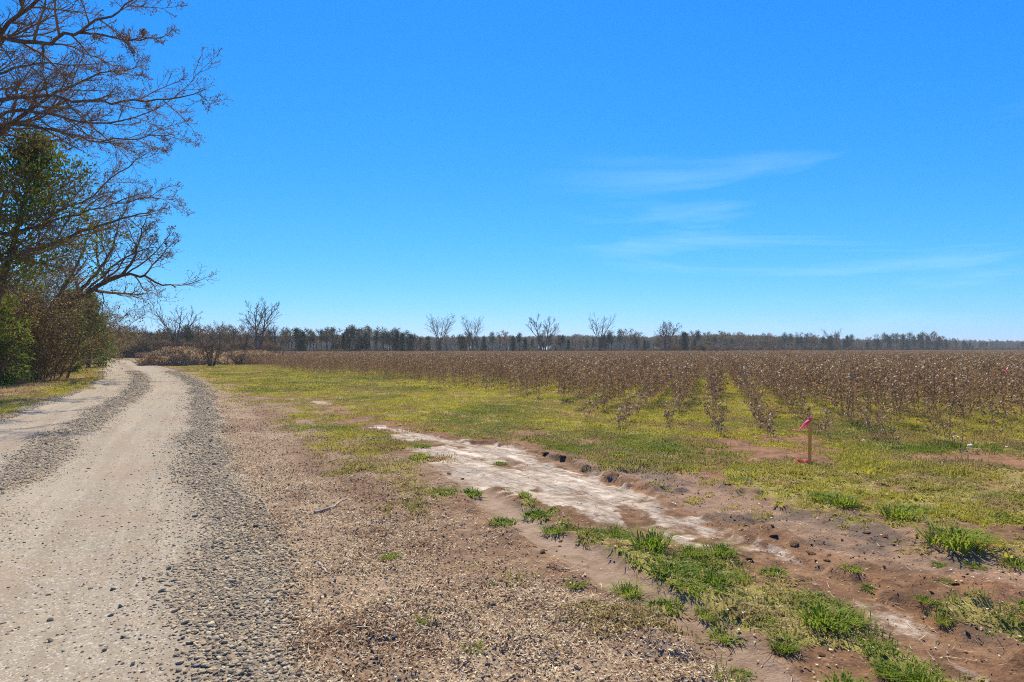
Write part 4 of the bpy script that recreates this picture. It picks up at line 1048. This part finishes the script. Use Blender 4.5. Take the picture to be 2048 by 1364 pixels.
# ================================================================== LITTER, SOIL CRUMBS
def flake(seed, nm, l, w, curl, mat):
    rng = np.random.RandomState(seed); n = 4; a = np.linspace(-.5, .5, n); prof = np.sqrt(np.maximum(0.03, 1 - (2 * np.abs(a)) ** 1.6)) * w * .5
    zc = curl * (a * 2) ** 2 * l * .25; tw = rng.normal() * .25
    L_ = np.stack([a * l, -prof, zc + tw * prof + prof * .35], 1); Rr = np.stack([a * l, prof, zc - tw * prof + prof * .35], 1); C_ = np.stack([a * l, 0 * a, zc], 1)
    v = np.concatenate([L_, C_, Rr]); q = []
    for k in range(n - 1): q += [[k, k + 1, n + k + 1, n + k], [n + k, n + k + 1, 2 * n + k + 1, 2 * n + k]]
    return mesh_np(nm, v, q, None, mat, True)
M['litterdark'] = leafy("dark_litter", lambda nb: nb.cramp(nb.rnd(), [(0, (.07, .036, .022)), (.5, (.19, .105, .06)), (.85, (.32, .20, .115)), (1, (.56, .44, .30))]), .15, .8)
FD = [flake(505 + k, "dark_flake_%d" % k, 1, (.55, .35, .08)[k], (.5, .9, .2)[k], M['litterdark']) for k in range(3)]
FL = [flake(500 + k, "flake_%d" % k, (1, 1, 1, 1)[k], (.55, .4, .3, .7)[k], (.5, .9, .3, 1.1)[k], M['litter']) for k in range(4)]
SW = [flake(510 + k, "straw_%d" % k, 1, .038, (.12, .3, .0)[k], M['litter']) for k in range(3)]
x, y = sample(900000, 2.2, 34, -.95, 1.0, .9)
zz_ = zones(x, y)
dn = zz_['litter'] * (.30 + .75 * sst(.36, .6, fbm(x * 1.7, y * 1.7, 160, 4))) * (.38 + .62 * (1 - sst(.7 + .25 * np.clip(6 - y, 0, 4), 1.9 + .25 * np.clip(6 - y, 0, 4), -zz_['t']))) + .035 * (1 - zz_['silt']) * (zz_['t'] < -.3) + .10 * zz_['grass'] * (zz_['t'] < 0) + .01
dn = dn * (1 - .9 * zz_['track'])
keep = (rs.rand(len(x)) < dn) & (zz_['t'] < .12)
x, y = x[keep], y[keep]; n = len(x)
zz_ = zones(x, y); isst = rs.rand(n) < .18 + .25 * sst(.8, 2.2, -zz_['t'])
sz = np.where(isst, .025 + .075 * rs.rand(n) ** 1.8, .007 + .017 * rs.rand(n) ** 1.3) * (1 + .045 * np.maximum(0, y - 4))
drk = rs.rand(n) < .12 + .7 * zz_['dark']
sz = np.where(drk, (.010 + .018 * rs.rand(n)) * (1 + .045 * np.maximum(0, y - 4)), sz)
rot = np.stack([rs.normal(size=n) * .30, rs.normal(size=n) * .30, rs.rand(n) * 6.283], 1); rot[isst, :2] *= .45
z = hfun(x, y, zz_) + .004 + np.where(isst, .006, sz * .15)
scatter("plant_litter", np.stack([x, y, z], 1), rot, sz, np.where(drk, 7 + rs.randint(0, 3, n), np.where(isst, 4 + rs.randint(0, 3, n), rs.randint(0, 4, n))), FL + SW + FD,
        label="pale dry leaf and straw litter strewn along the road's edge", cat="litter")
def clod_mesh(seed, nm, sub=2):
    import bmesh
    rng = np.random.RandomState(seed); bm = bmesh.new(); bmesh.ops.create_icosphere(bm, subdivisions=sub, radius=1.0)
    o_ = rng.rand(3) * 50
    for v in bm.verts:
        p_ = np.array(v.co); f = .62 + .75 * float(fbm(np.array([p_[0] * 1.6 + o_[0] + p_[2]]), np.array([p_[1] * 1.6 + o_[1] - p_[2] * .7]), seed, 4, .65)[0])
        v.co = p_ * f * np.array([1.2, .9, .36])
    for f in bm.faces: f.smooth = False
    me_ = bpy.data.meshes.new(nm); bm.to_mesh(me_); bm.free(); me_.materials.append(M['clod']); return me_
CL = [clod_mesh(600 + k, "clod_%d" % k, 3 if k < 4 else 1) for k in range(7)]
x, y = sample(12000, 2.3, 16, -.4, 1.0, .9); zz_ = zones(x, y)
d_ = zz_['silt_d'] - zz_['silt_w']
dn = .10 + .55 * sst(-.2, .1, d_) * (1 - sst(.5, 1.8, d_)) + .4 * sst(.1, .3, np.abs(x - lerp_b(_pb, y))) * (1 - sst(.35, .6, np.abs(x - lerp_b(_pb, y)))) + .25 * zz_['track2']
keep = (rs.rand(len(x)) < dn * (1 - .8 * zz_['silt'])) & (zz_['t'] < -.5) & (rs.rand(len(x)) < (1 - .8 * zz_['litter'])); x, y = x[keep], y[keep]; n = len(x)
sz = .004 + .013 * rs.rand(n) ** 3
scatter("soil_crumbs", np.stack([x, y, hfun(x, y) + sz * .2], 1), np.stack([rs.normal(size=n) * .5, rs.normal(size=n) * .5, rs.rand(n) * 6.28], 1), sz, 4 + rs.randint(0, 3, n), CL,
        label="small crumbs of dark soil beside the ruts", cat="soil")

# ================================================================== GRASS
def blade_set(seed, nm, nb_, rad, h0, h1, splay, w, mat, flat=0.0):
    rng = np.random.RandomState(seed); V, Q, T, base = [], [], [], 0
    for k in range(nb_):
        a, rr = rng.rand() * 6.283, rng.rand() ** .6 * rad; x0, y0 = math.cos(a) * rr, math.sin(a) * rr
        b_ = a + rng.normal() * .8; h = rng.uniform(h0, h1); s = splay * (.4 + .9 * rng.rand()) * (.5 + rr / max(rad, 1e-6))
        dx, dy = math.cos(b_) * s * h, math.sin(b_) * s * h; px, py = -math.sin(b_) * w * .5, math.cos(b_) * w * .5
        z = h * (1 - flat * rng.rand())
        V += [[x0 - px, y0 - py, -.008], [x0 + px, y0 + py, -.008], [x0 + dx * .35 - px * .8, y0 + dy * .35 - py * .8, z * .6], [x0 + dx * .35 + px * .8, y0 + dy * .35 + py * .8, z * .6], [x0 + dx, y0 + dy, z * (1 - .25 * min(s, 1))]]
        Q.append([base, base + 1, base + 3, base + 2]); T.append([base + 2, base + 3, base + 4]); base += 5
    return mesh_np(nm, V, Q, T, mat)
GS = [blade_set(700 + k, "short_grass_%d" % k, 16, .05, .02, .05, .7, .0055, M['grass']) for k in range(3)] + \
     [blade_set(710 + k, "weed_%d" % k, 14, .05, .012, .03, 1.3, .013, M['grass'], .4) for k in range(3)] + \
     [blade_set(720 + k, "grass_patch_%d" % k, 70, .24, .02, .055, .8, .010, M['grass']) for k in range(3)] + \
     [blade_set(730 + k, "grass_far_%d" % k, 110, .6, .03, .08, .8, .022, M['grass']) for k in range(2)]
C_g, C_y, C_o, C_b = np.array([.15, .235, .02]), np.array([.45, .42, .045]), np.array([.29, .275, .06]), np.array([.38, .26, .12])
def grass_cloud(n, y0, y1, power, lo, hi, s0, s1, thr=.0):
    x, y = sample(n, y0, y1, power, 2.0, .93); zq = zones(x, y)
    clump = fbm(x * 2.2, y * 2.2, 170, 3)
    keep = (rs.rand(n) < zq['grass'] * (.35 + 1.0 * sst(.4, .62, clump))) & ((zq['t'] < -.15) | (zq['t'] > RW)); x, y = x[keep], y[keep]; n = len(x); gq = zq['grass'][keep]; tq = zq['t'][keep]
    c1 = fbm(x * .45, y * .45, 180, 4); c2 = fbm(x * 1.6, y * 1.6, 190, 3); c3 = rs.rand(n)
    wy = sst(.40, .62, c1)[:, None]; wb = (sst(.50, .68, c2) * .8 + (c3 > .8) * .4).clip(0, 1)[:, None]; wo = sst(.35, .6, fbm(x * .8, y * .8, 195, 3))[:, None]
    col_ = C_g * (1 - wo) + C_o * wo; col_ = col_ * (1 - wy) + C_y * wy; col_ = col_ * (1 - wb) + C_b * wb
    col_ = col_ * (.75 + .5 * rs.rand(n, 1))
    return x, y, rs.randint(lo, hi, n), s0 + (s1 - s0) * rs.rand(n), col_
A_ = [grass_cloud(70000, 2.4, 15, -.35, 0, 6, .6, 1.45), grass_cloud(42000, 8, 32, -.1, 6, 9, .7, 1.3), grass_cloud(26000, 24, 75, .1, 9, 11, .7, 1.3)]
x = np.concatenate([a[0] for a in A_]); y = np.concatenate([a[1] for a in A_]); ix = np.concatenate([a[2] for a in A_]); sc = np.concatenate([a[3] for a in A_]); tn = np.concatenate([a[4] for a in A_])
n = len(x); rot = np.stack([rs.normal(size=n) * .08, rs.normal(size=n) * .08, rs.rand(n) * 6.283], 1)
scatter("field_grass", np.stack([x, y, hfun(x, y)], 1), rot, sc, ix, GS, tint=tn, label="patchy short green and yellow grass over the bare soil", cat="grass")
# straw on the left verge and at the foot of the field
SB = [blade_set(740 + k, "straw_tuft_%d" % k, 40, .22, .04, .14, 1.2, .012, M['strawblade'], .6) for k in range(3)]
x, y = sample(26000, 9, 70, .0, 2, .95); zq = zones(x, y); keep = (zq['straw'] * (zq['t'] < RW + 7) > rs.rand(len(x))); x, y = x[keep], y[keep]; n = len(x)
scatter("verge_straw", np.stack([x, y, hfun(x, y)], 1), np.stack([0 * x, 0 * x, rs.rand(n) * 6.28], 1), .7 + .8 * rs.rand(n), rs.randint(0, 3, n), SB, label="tan dead grass on the verge below the roadside trees", cat="dry grass")

# ---- tufts that stand out singly
TF = [blade_set(800 + k, "tuft_%d" % k, 150, .42, .3, .62, 1.0, .035, M['tuft']) for k in range(4)] + [blade_set(810 + k, "low_tuft_%d" % k, 170, .5, .14, .34, 1.0, .04, M['tuft']) for k in range(3)]
tufts = [(935, 985, 60, 0), (1050, 1000, 30, 1), (1075, 1030, 60, 0), (1110, 1060, 55, 0), (1005, 1050, 55, 0), (1185, 1060, 42, 0), (1235, 1066, 55, 1), (1300, 1098, 85, 1), (1380, 1108, 55, 1), (1437, 1098, 65, 1), (1425, 1163, 66, 1),
         (1255, 1180, 60, 1), (1340, 1152, 75, 0), (1700, 1138, 42, 0), (1545, 1130, 52, 0), (1740, 1165, 42, 0), (1872, 1130, 30, 0), (1880, 1172, 38, 0), (1640, 1236, 105, 1), (1700, 1225, 60, 1), (1330, 1205, 70, 0), (1450, 1262, 65, 0),
         (1560, 1290, 60, 1), (1830, 1352, 90, 1), (1770, 1335, 60, 1), (1690, 1368, 80, 0), (1900, 1098, 105, 1), (1950, 1085, 60, 1), (1795, 1038, 70, 1), (1835, 1025, 60, 0), (1680, 1010, 60, 1), (1640, 1000, 55, 0), (1240, 918, 42, 0), (840, 912, 42, 0),
         (845, 893, 34, 0), (950, 1297, 44, 0), (785, 1112, 38, 0), (852, 1242, 40, 0), (1150, 1168, 40, 0), (1380, 1185, 60, 0), (1510, 1245, 70, 0), (1480, 962, 45, 0), (1945, 1130, 40, 0), (1850, 1205, 40, 0), (1885, 1235, 40, 1), (1620, 1190, 70, 0),
         (1415, 1225, 55, 0), (1360, 1135, 40, 0), (2035, 1130, 60, 0), (2040, 1225, 60, 0), (2010, 1040, 60, 0), (1340, 905, 40, 0), (1000, 925, 30, 0), (1480, 1330, 40, 0)]
for q, (u, v, w, tall) in enumerate(tufts):
    x, y = P(u, v); s = w * y / FPX * .95
    o = obj("grass_tuft", TF[q % 4] if tall else TF[4 + q % 3], None, (x, y, zg(x, y) - .004), (0, 0, q * 1.7), (s, s, s * (.85 if tall else .8)))
    d_ = x - float(lerp_b(_sb, np.array([y]))[0]); on_l = x < float(lerp_b(_lb, np.array([y]))[0])
    if w >= 100: tag(o, "largest shaggy grass tuft " + ("in the churned soil below the wash" if u < 1800 else "at the edge of the bare red track"), 'grass tuft')
    elif on_l: tag(o, "small green tuft alone in the pale litter", 'grass tuft', 'tufts in the litter')
    elif tall and d_ < 0: tag(o, "long bladed green tuft between the tyre track and the grey wash", 'grass tuft', 'long tufts beside the wash')
    elif d_ < 0: tag(o, "low cushion of bright grass between the tyre track and the grey wash", 'grass tuft', 'low tufts beside the wash')
    elif tall: tag(o, "long bladed green tuft on the brown soil at the field side", 'grass tuft', 'long tufts on the field side')
    else: tag(o, "low round tuft of grass on the brown soil at the field side", 'grass tuft', 'low tufts on the field side')

# ---- clods torn up along the wash and the ruts
clods = [(1090, 906, 30), (1125, 915, 34), (1160, 922, 26), (1200, 935, 20), (1545, 1078, 34), (1585, 1092, 44), (1620, 1108, 38), (1650, 1122, 30), (1645, 1045, 32), (1690, 1055, 36), (1730, 1068, 34), (1765, 1075, 36),
         (1760, 1092, 36), (1830, 1100, 26), (1850, 1108, 24), (1355, 1112, 34), (1495, 1108, 34), (1085, 1108, 26), (1070, 1095, 20), (1555, 1222, 44), (1600, 1150, 28), (1640, 1300, 34), (1275, 1200, 26), (1120, 1075, 26), (900, 942, 24), (925, 950, 20), (1450, 1275, 22), (1310, 1118, 30), (1905, 1180, 30)]
for q, (u, v, w) in enumerate(clods):
    x, y = P(u, v); s = w * y / FPX * .21
    o = obj("soil_clod", CL[q % 4], None, (x, y, zg(x, y) + s * .12), (q * .3 % .5, q * .7 % .4, q * 2.1), (s, s, s))
    d_ = x - float(lerp_b(_sb, np.array([y]))[0])
    if d_ > 0: tag(o, "dark lump of torn soil along the field side of the grey wash", 'clod', 'clods on the field side of the wash')
    else: tag(o, "dark lump of soil by the tyre track and the grass tufts", 'clod', 'clods by the tyre track')

# ================================================================== STAKES, TAPE, STICKS
def ribbon(nm, pts, w, mat, side=(0, 0, 1), twist=1.5):
    pts = np.array(pts, float); n = 14; s = np.linspace(0, len(pts) - 1, n); q = np.stack([np.interp(s, np.arange(len(pts)), pts[:, k]) for k in range(3)], 1)
    for _ in range(2): q[1:-1] = q[1:-1] * .5 + (q[:-2] + q[2:]) * .25
    tn = np.gradient(q, axis=0); tn /= np.linalg.norm(tn, axis=1, keepdims=True); e1 = np.cross(tn, np.array(side, float)); e1 /= np.linalg.norm(e1, axis=1, keepdims=True) + 1e-9; e2 = np.cross(tn, e1)
    a = np.sin(np.linspace(0, 5, n)) * twist; d = e2 * np.cos(a)[:, None] + e1 * np.sin(a)[:, None]; w_ = np.asarray(w) * np.ones(n)
    nrm = np.cross(tn, d) * .0006
    A, B = q - d * w_[:, None] / 2, q + d * w_[:, None] / 2
    v = np.concatenate([A + nrm, B + nrm, A - nrm, B - nrm]); Q = []
    for k in range(n - 1):
        Q += [[k, k + 1, n + k + 1, n + k], [2 * n + k, 3 * n + k, 3 * n + k + 1, 2 * n + k + 1], [k, 2 * n + k, 2 * n + k + 1, k + 1], [n + k, n + k + 1, 3 * n + k + 1, 3 * n + k]]
    return mesh_np(nm, v, Q, None, mat, True)
def stake_mesh(nm, h, w, t):
    import bmesh
    bm = bmesh.new(); bmesh.ops.create_cube(bm, size=1.0)
    for v in bm.verts: v.co = (v.co.x * w, v.co.y * t, (v.co.z + .5) * (h + .06) - .06)
    bmesh.ops.bevel(bm, geom=[e for e in bm.edges], offset=.003, segments=2, affect='EDGES')
    me_ = bpy.data.meshes.new(nm); bm.to_mesh(me_); bm.free(); me_.materials.append(M['stake']); return me_
def tape_knot(nm, w, t, z, hgt):
    a = np.linspace(0, 2 * np.pi, 17)[:-1]; c = np.sign(np.cos(a)) * np.abs(np.cos(a)) ** .35 * (w / 2 + .004); s = np.sign(np.sin(a)) * np.abs(np.sin(a)) ** .35 * (t / 2 + .004)
    V = []
    for k in range(6):
        f = k / 5; b_ = .004 * math.sin(k * 2.1); V.append(np.stack([c * (1 + b_ * 10), s * (1 + b_ * 10), np.full(16, z - hgt * f) + .006 * np.sin(a * 2 + k)], 1))
    V.append(np.array([[0, 0, z + .012]])); V = np.concatenate(V); Q = []
    for k in range(5): Q += [[k * 16 + j, k * 16 + (j + 1) % 16, (k + 1) * 16 + (j + 1) % 16, (k + 1) * 16 + j] for j in range(16)]
    T = [[96, (j + 1) % 16, j] for j in range(16)]
    return mesh_np(nm, V, Q, T, M['tape'], True)
sx, sy = P(1617, 929); D_ = sy; hs_k = 93 / FPX * D_
st = empty("survey_stake", (sx, sy, zg(sx, sy)), .25); tag(st, "slim wooden survey stake with pink flagging tape tied at its top", 'stake')
obj("post", stake_mesh("stake_post", hs_k, .042, .022), st, rot=(0, R(1.2), 0))
obj("tape_wrap", tape_knot("stake_wrap", .042, .022, hs_k + .004, .055), st, loc=(.0135, 0, 0))
obj("tape_tail", ribbon("stake_tail", [(-.005, -.012, hs_k - .02), (-.06, -.03, hs_k - .06), (-.11, -.035, hs_k - .12), (-.17, -.03, hs_k - .16), (-.215, -.02, hs_k - .19)], np.linspace(.045, .018, 14), M['tape'], (0, 1, 0), .7), st, rot=(0, 0, -.25))
obj("tape_tail", ribbon("stake_tail_short", [(-.008, -.016, hs_k - .03), (-.05, -.035, hs_k - .075), (-.085, -.03, hs_k - .135), (-.10, -.02, hs_k - .17)], np.linspace(.04, .02, 14), M['tape'], (0, 1, .2), .9), st, rot=(0, 0, -.3))
tx, ty = P(1603, 929); v0 = zg(tx, ty)
pts = [(-.10, .02, .035), (-.06, 0, .05), (-.03, -.02, .03), (.01, -.01, .055), (.05, -.03, .03), (.085, -.01, .04)]
tag(obj("tape_scrap", ribbon("tape_scrap", pts, np.full(14, .05), M['tape'], (0, 1, .3), 1.2), None, (tx, ty, v0)), "crumpled scrap of pink tape on the ground at the stake's foot", 'tape')
fx_, fy_ = (2006 - 1024) / FPX * 16.5, 16.5
st2 = empty("survey_stake", (fx_, fy_, zg(fx_, fy_)), .1); tag(st2, "stake with a pink flag half hidden among the cotton plants", 'stake')
obj("post", stake_mesh("stake_post_field", 1.06, .035, .02), st2)
obj("tape_wrap", tape_knot("stake_wrap_field", .035, .02, 1.065, .07), st2)
obj("tape_tail", ribbon("stake_tail_field", [(0, -.012, 1.05), (.03, -.03, 1.08), (.07, -.03, 1.12), (.10, -.03, 1.15)], np.linspace(.06, .05, 14), M['tape'], (0, 1, 0), .5), st2)
def stick(nm, pts, r0, r1, label, mat, twigs=()):
    tb = Tubes(); pts = np.array(pts, float); c = pts.mean(0); c[2] = 0
    n = 12; s = np.linspace(0, len(pts) - 1, n); q = np.stack([np.interp(s, np.arange(len(pts)), pts[:, k]) for k in range(3)], 1) + np.random.RandomState(len(label)).normal(size=(n, 3)) * .002
    q[:, 2] += hfun(q[:, 0], q[:, 1]) + r0 * .8 + .006
    tb.add(q - c, np.linspace(r0, r1, n), 6)
    for a, b_ in twigs:
        w = np.array([a, [(a[0] + b_[0]) / 2, (a[1] + b_[1]) / 2, .02], b_]); w[:, 2] += hfun(w[:, 0], w[:, 1]) + .008; tb.add(w - c, [r1, r1 * .8, r1 * .5], 4)
    o = obj(nm, tb.mesh(nm, mat), None, tuple(c)); tag(o, label, 'stick'); return o
def G(u, v, z=0.0): return (*P(u, v), z)
stick("fallen_stick", [G(631, 1023), G(650, 1018), G(668, 1015), G(680, 1006), G(696, 996)], .012, .007, "crooked pale stick lying on the litter strip beside the road", M['stick'])
stick("fallen_stick", [G(640, 1126), G(648, 1134), G(656, 1142)], .010, .008, "short thick broken stick lying near the gravel edge", M['stick'])
stick("fallen_stick", [G(614, 1097), G(621, 1104), G(626, 1109)], .007, .006, "small splinter of pale wood right beside the gravel edge", M['stick'])
stick("fallen_stick", [G(1095, 1138), G(1115, 1142), G(1138, 1150)], .006, .004, "thin dark twig lying by the tyre track's torn edge", M['stickdark'])
stick("fallen_stick", [G(745, 1300), G(758, 1318), G(770, 1332)], .005, .003, "thin dark twig bent across the litter near the road's stones", M['stickdark'])
stick("fallen_stick", [G(1538, 851), G(1555, 862), G(1560, 876)], .007, .004, "bleached stalk lying in the grass behind the staked ground", M['stick'])
stick("fallen_stick", [G(1310, 858), G(1340, 852), G(1362, 846)], .008, .005, "fallen cotton stalk lying across the row ends", M['stickdark'])

# ---- wads of cotton dropped on the ground
def wad(seed, nm):
    import bmesh
    rng = np.random.RandomState(seed); bm = bmesh.new(); bmesh.ops.create_icosphere(bm, subdivisions=3, radius=1.0)
    for v in bm.verts:
        p_ = np.array(v.co); v.co = p_ * (.5 + float(fbm(np.array([p_[0] * 2 + seed + p_[2]]), np.array([p_[1] * 2 - p_[2]]), seed, 4, .7)[0])) * np.array([1, .7, .55])
    for f in bm.faces: f.smooth = True
    me_ = bpy.data.meshes.new(nm); bm.to_mesh(me_); bm.free(); me_.materials.append(M['lint']); return me_
WD = [wad(900 + k, "wad_%d" % k) for k in range(3)]
for q, (u, v, w) in enumerate([(1725, 880, 13), (1890, 855, 15), (1910, 878, 16), (1887, 890, 15), (1938, 897, 18), (1955, 880, 10), (1745, 868, 8), (2010, 900, 10), (1330, 768, 8), (1660, 812, 8), (1390, 880, 6)]):
    x, y = P(u, v); s = w * y / FPX * .38
    tag(obj("cotton_wad", WD[q % 3], None, (x, y, zg(x, y) + s * .35), (0, 0, q), (s, s, s)), "white wad of cotton fallen on the grass at the row ends", 'cotton wad', 'cotton fallen at the row ends')

# ================================================================== HAZE
import bmesh
bm = bmesh.new(); bmesh.ops.create_cube(bm, size=1.0)
for v in bm.verts: v.co = (v.co.x * 5400, v.co.y * 3200 + 1200, (v.co.z + .5) * 24 - 1.2)
me = bpy.data.meshes.new("haze"); bm.to_mesh(me); bm.free()
hm = bpy.data.materials.new("haze_air"); hm.use_nodes = True; hn = hm.node_tree
hn.nodes.remove(hn.nodes["Principled BSDF"])
pv = hn.nodes.new("ShaderNodeVolumePrincipled"); pv.inputs["Color"].default_value = (.80, .90, 1.0, 1); pv.inputs["Density"].default_value = 0.0003; pv.inputs["Anisotropy"].default_value = 0.1
hn.links.new(pv.outputs[0], hn.nodes["Material Output"].inputs["Volume"]); me.materials.append(hm)
tag(obj("haze", me), "thin pale air softening the far trees", "haze", None, 'stuff')
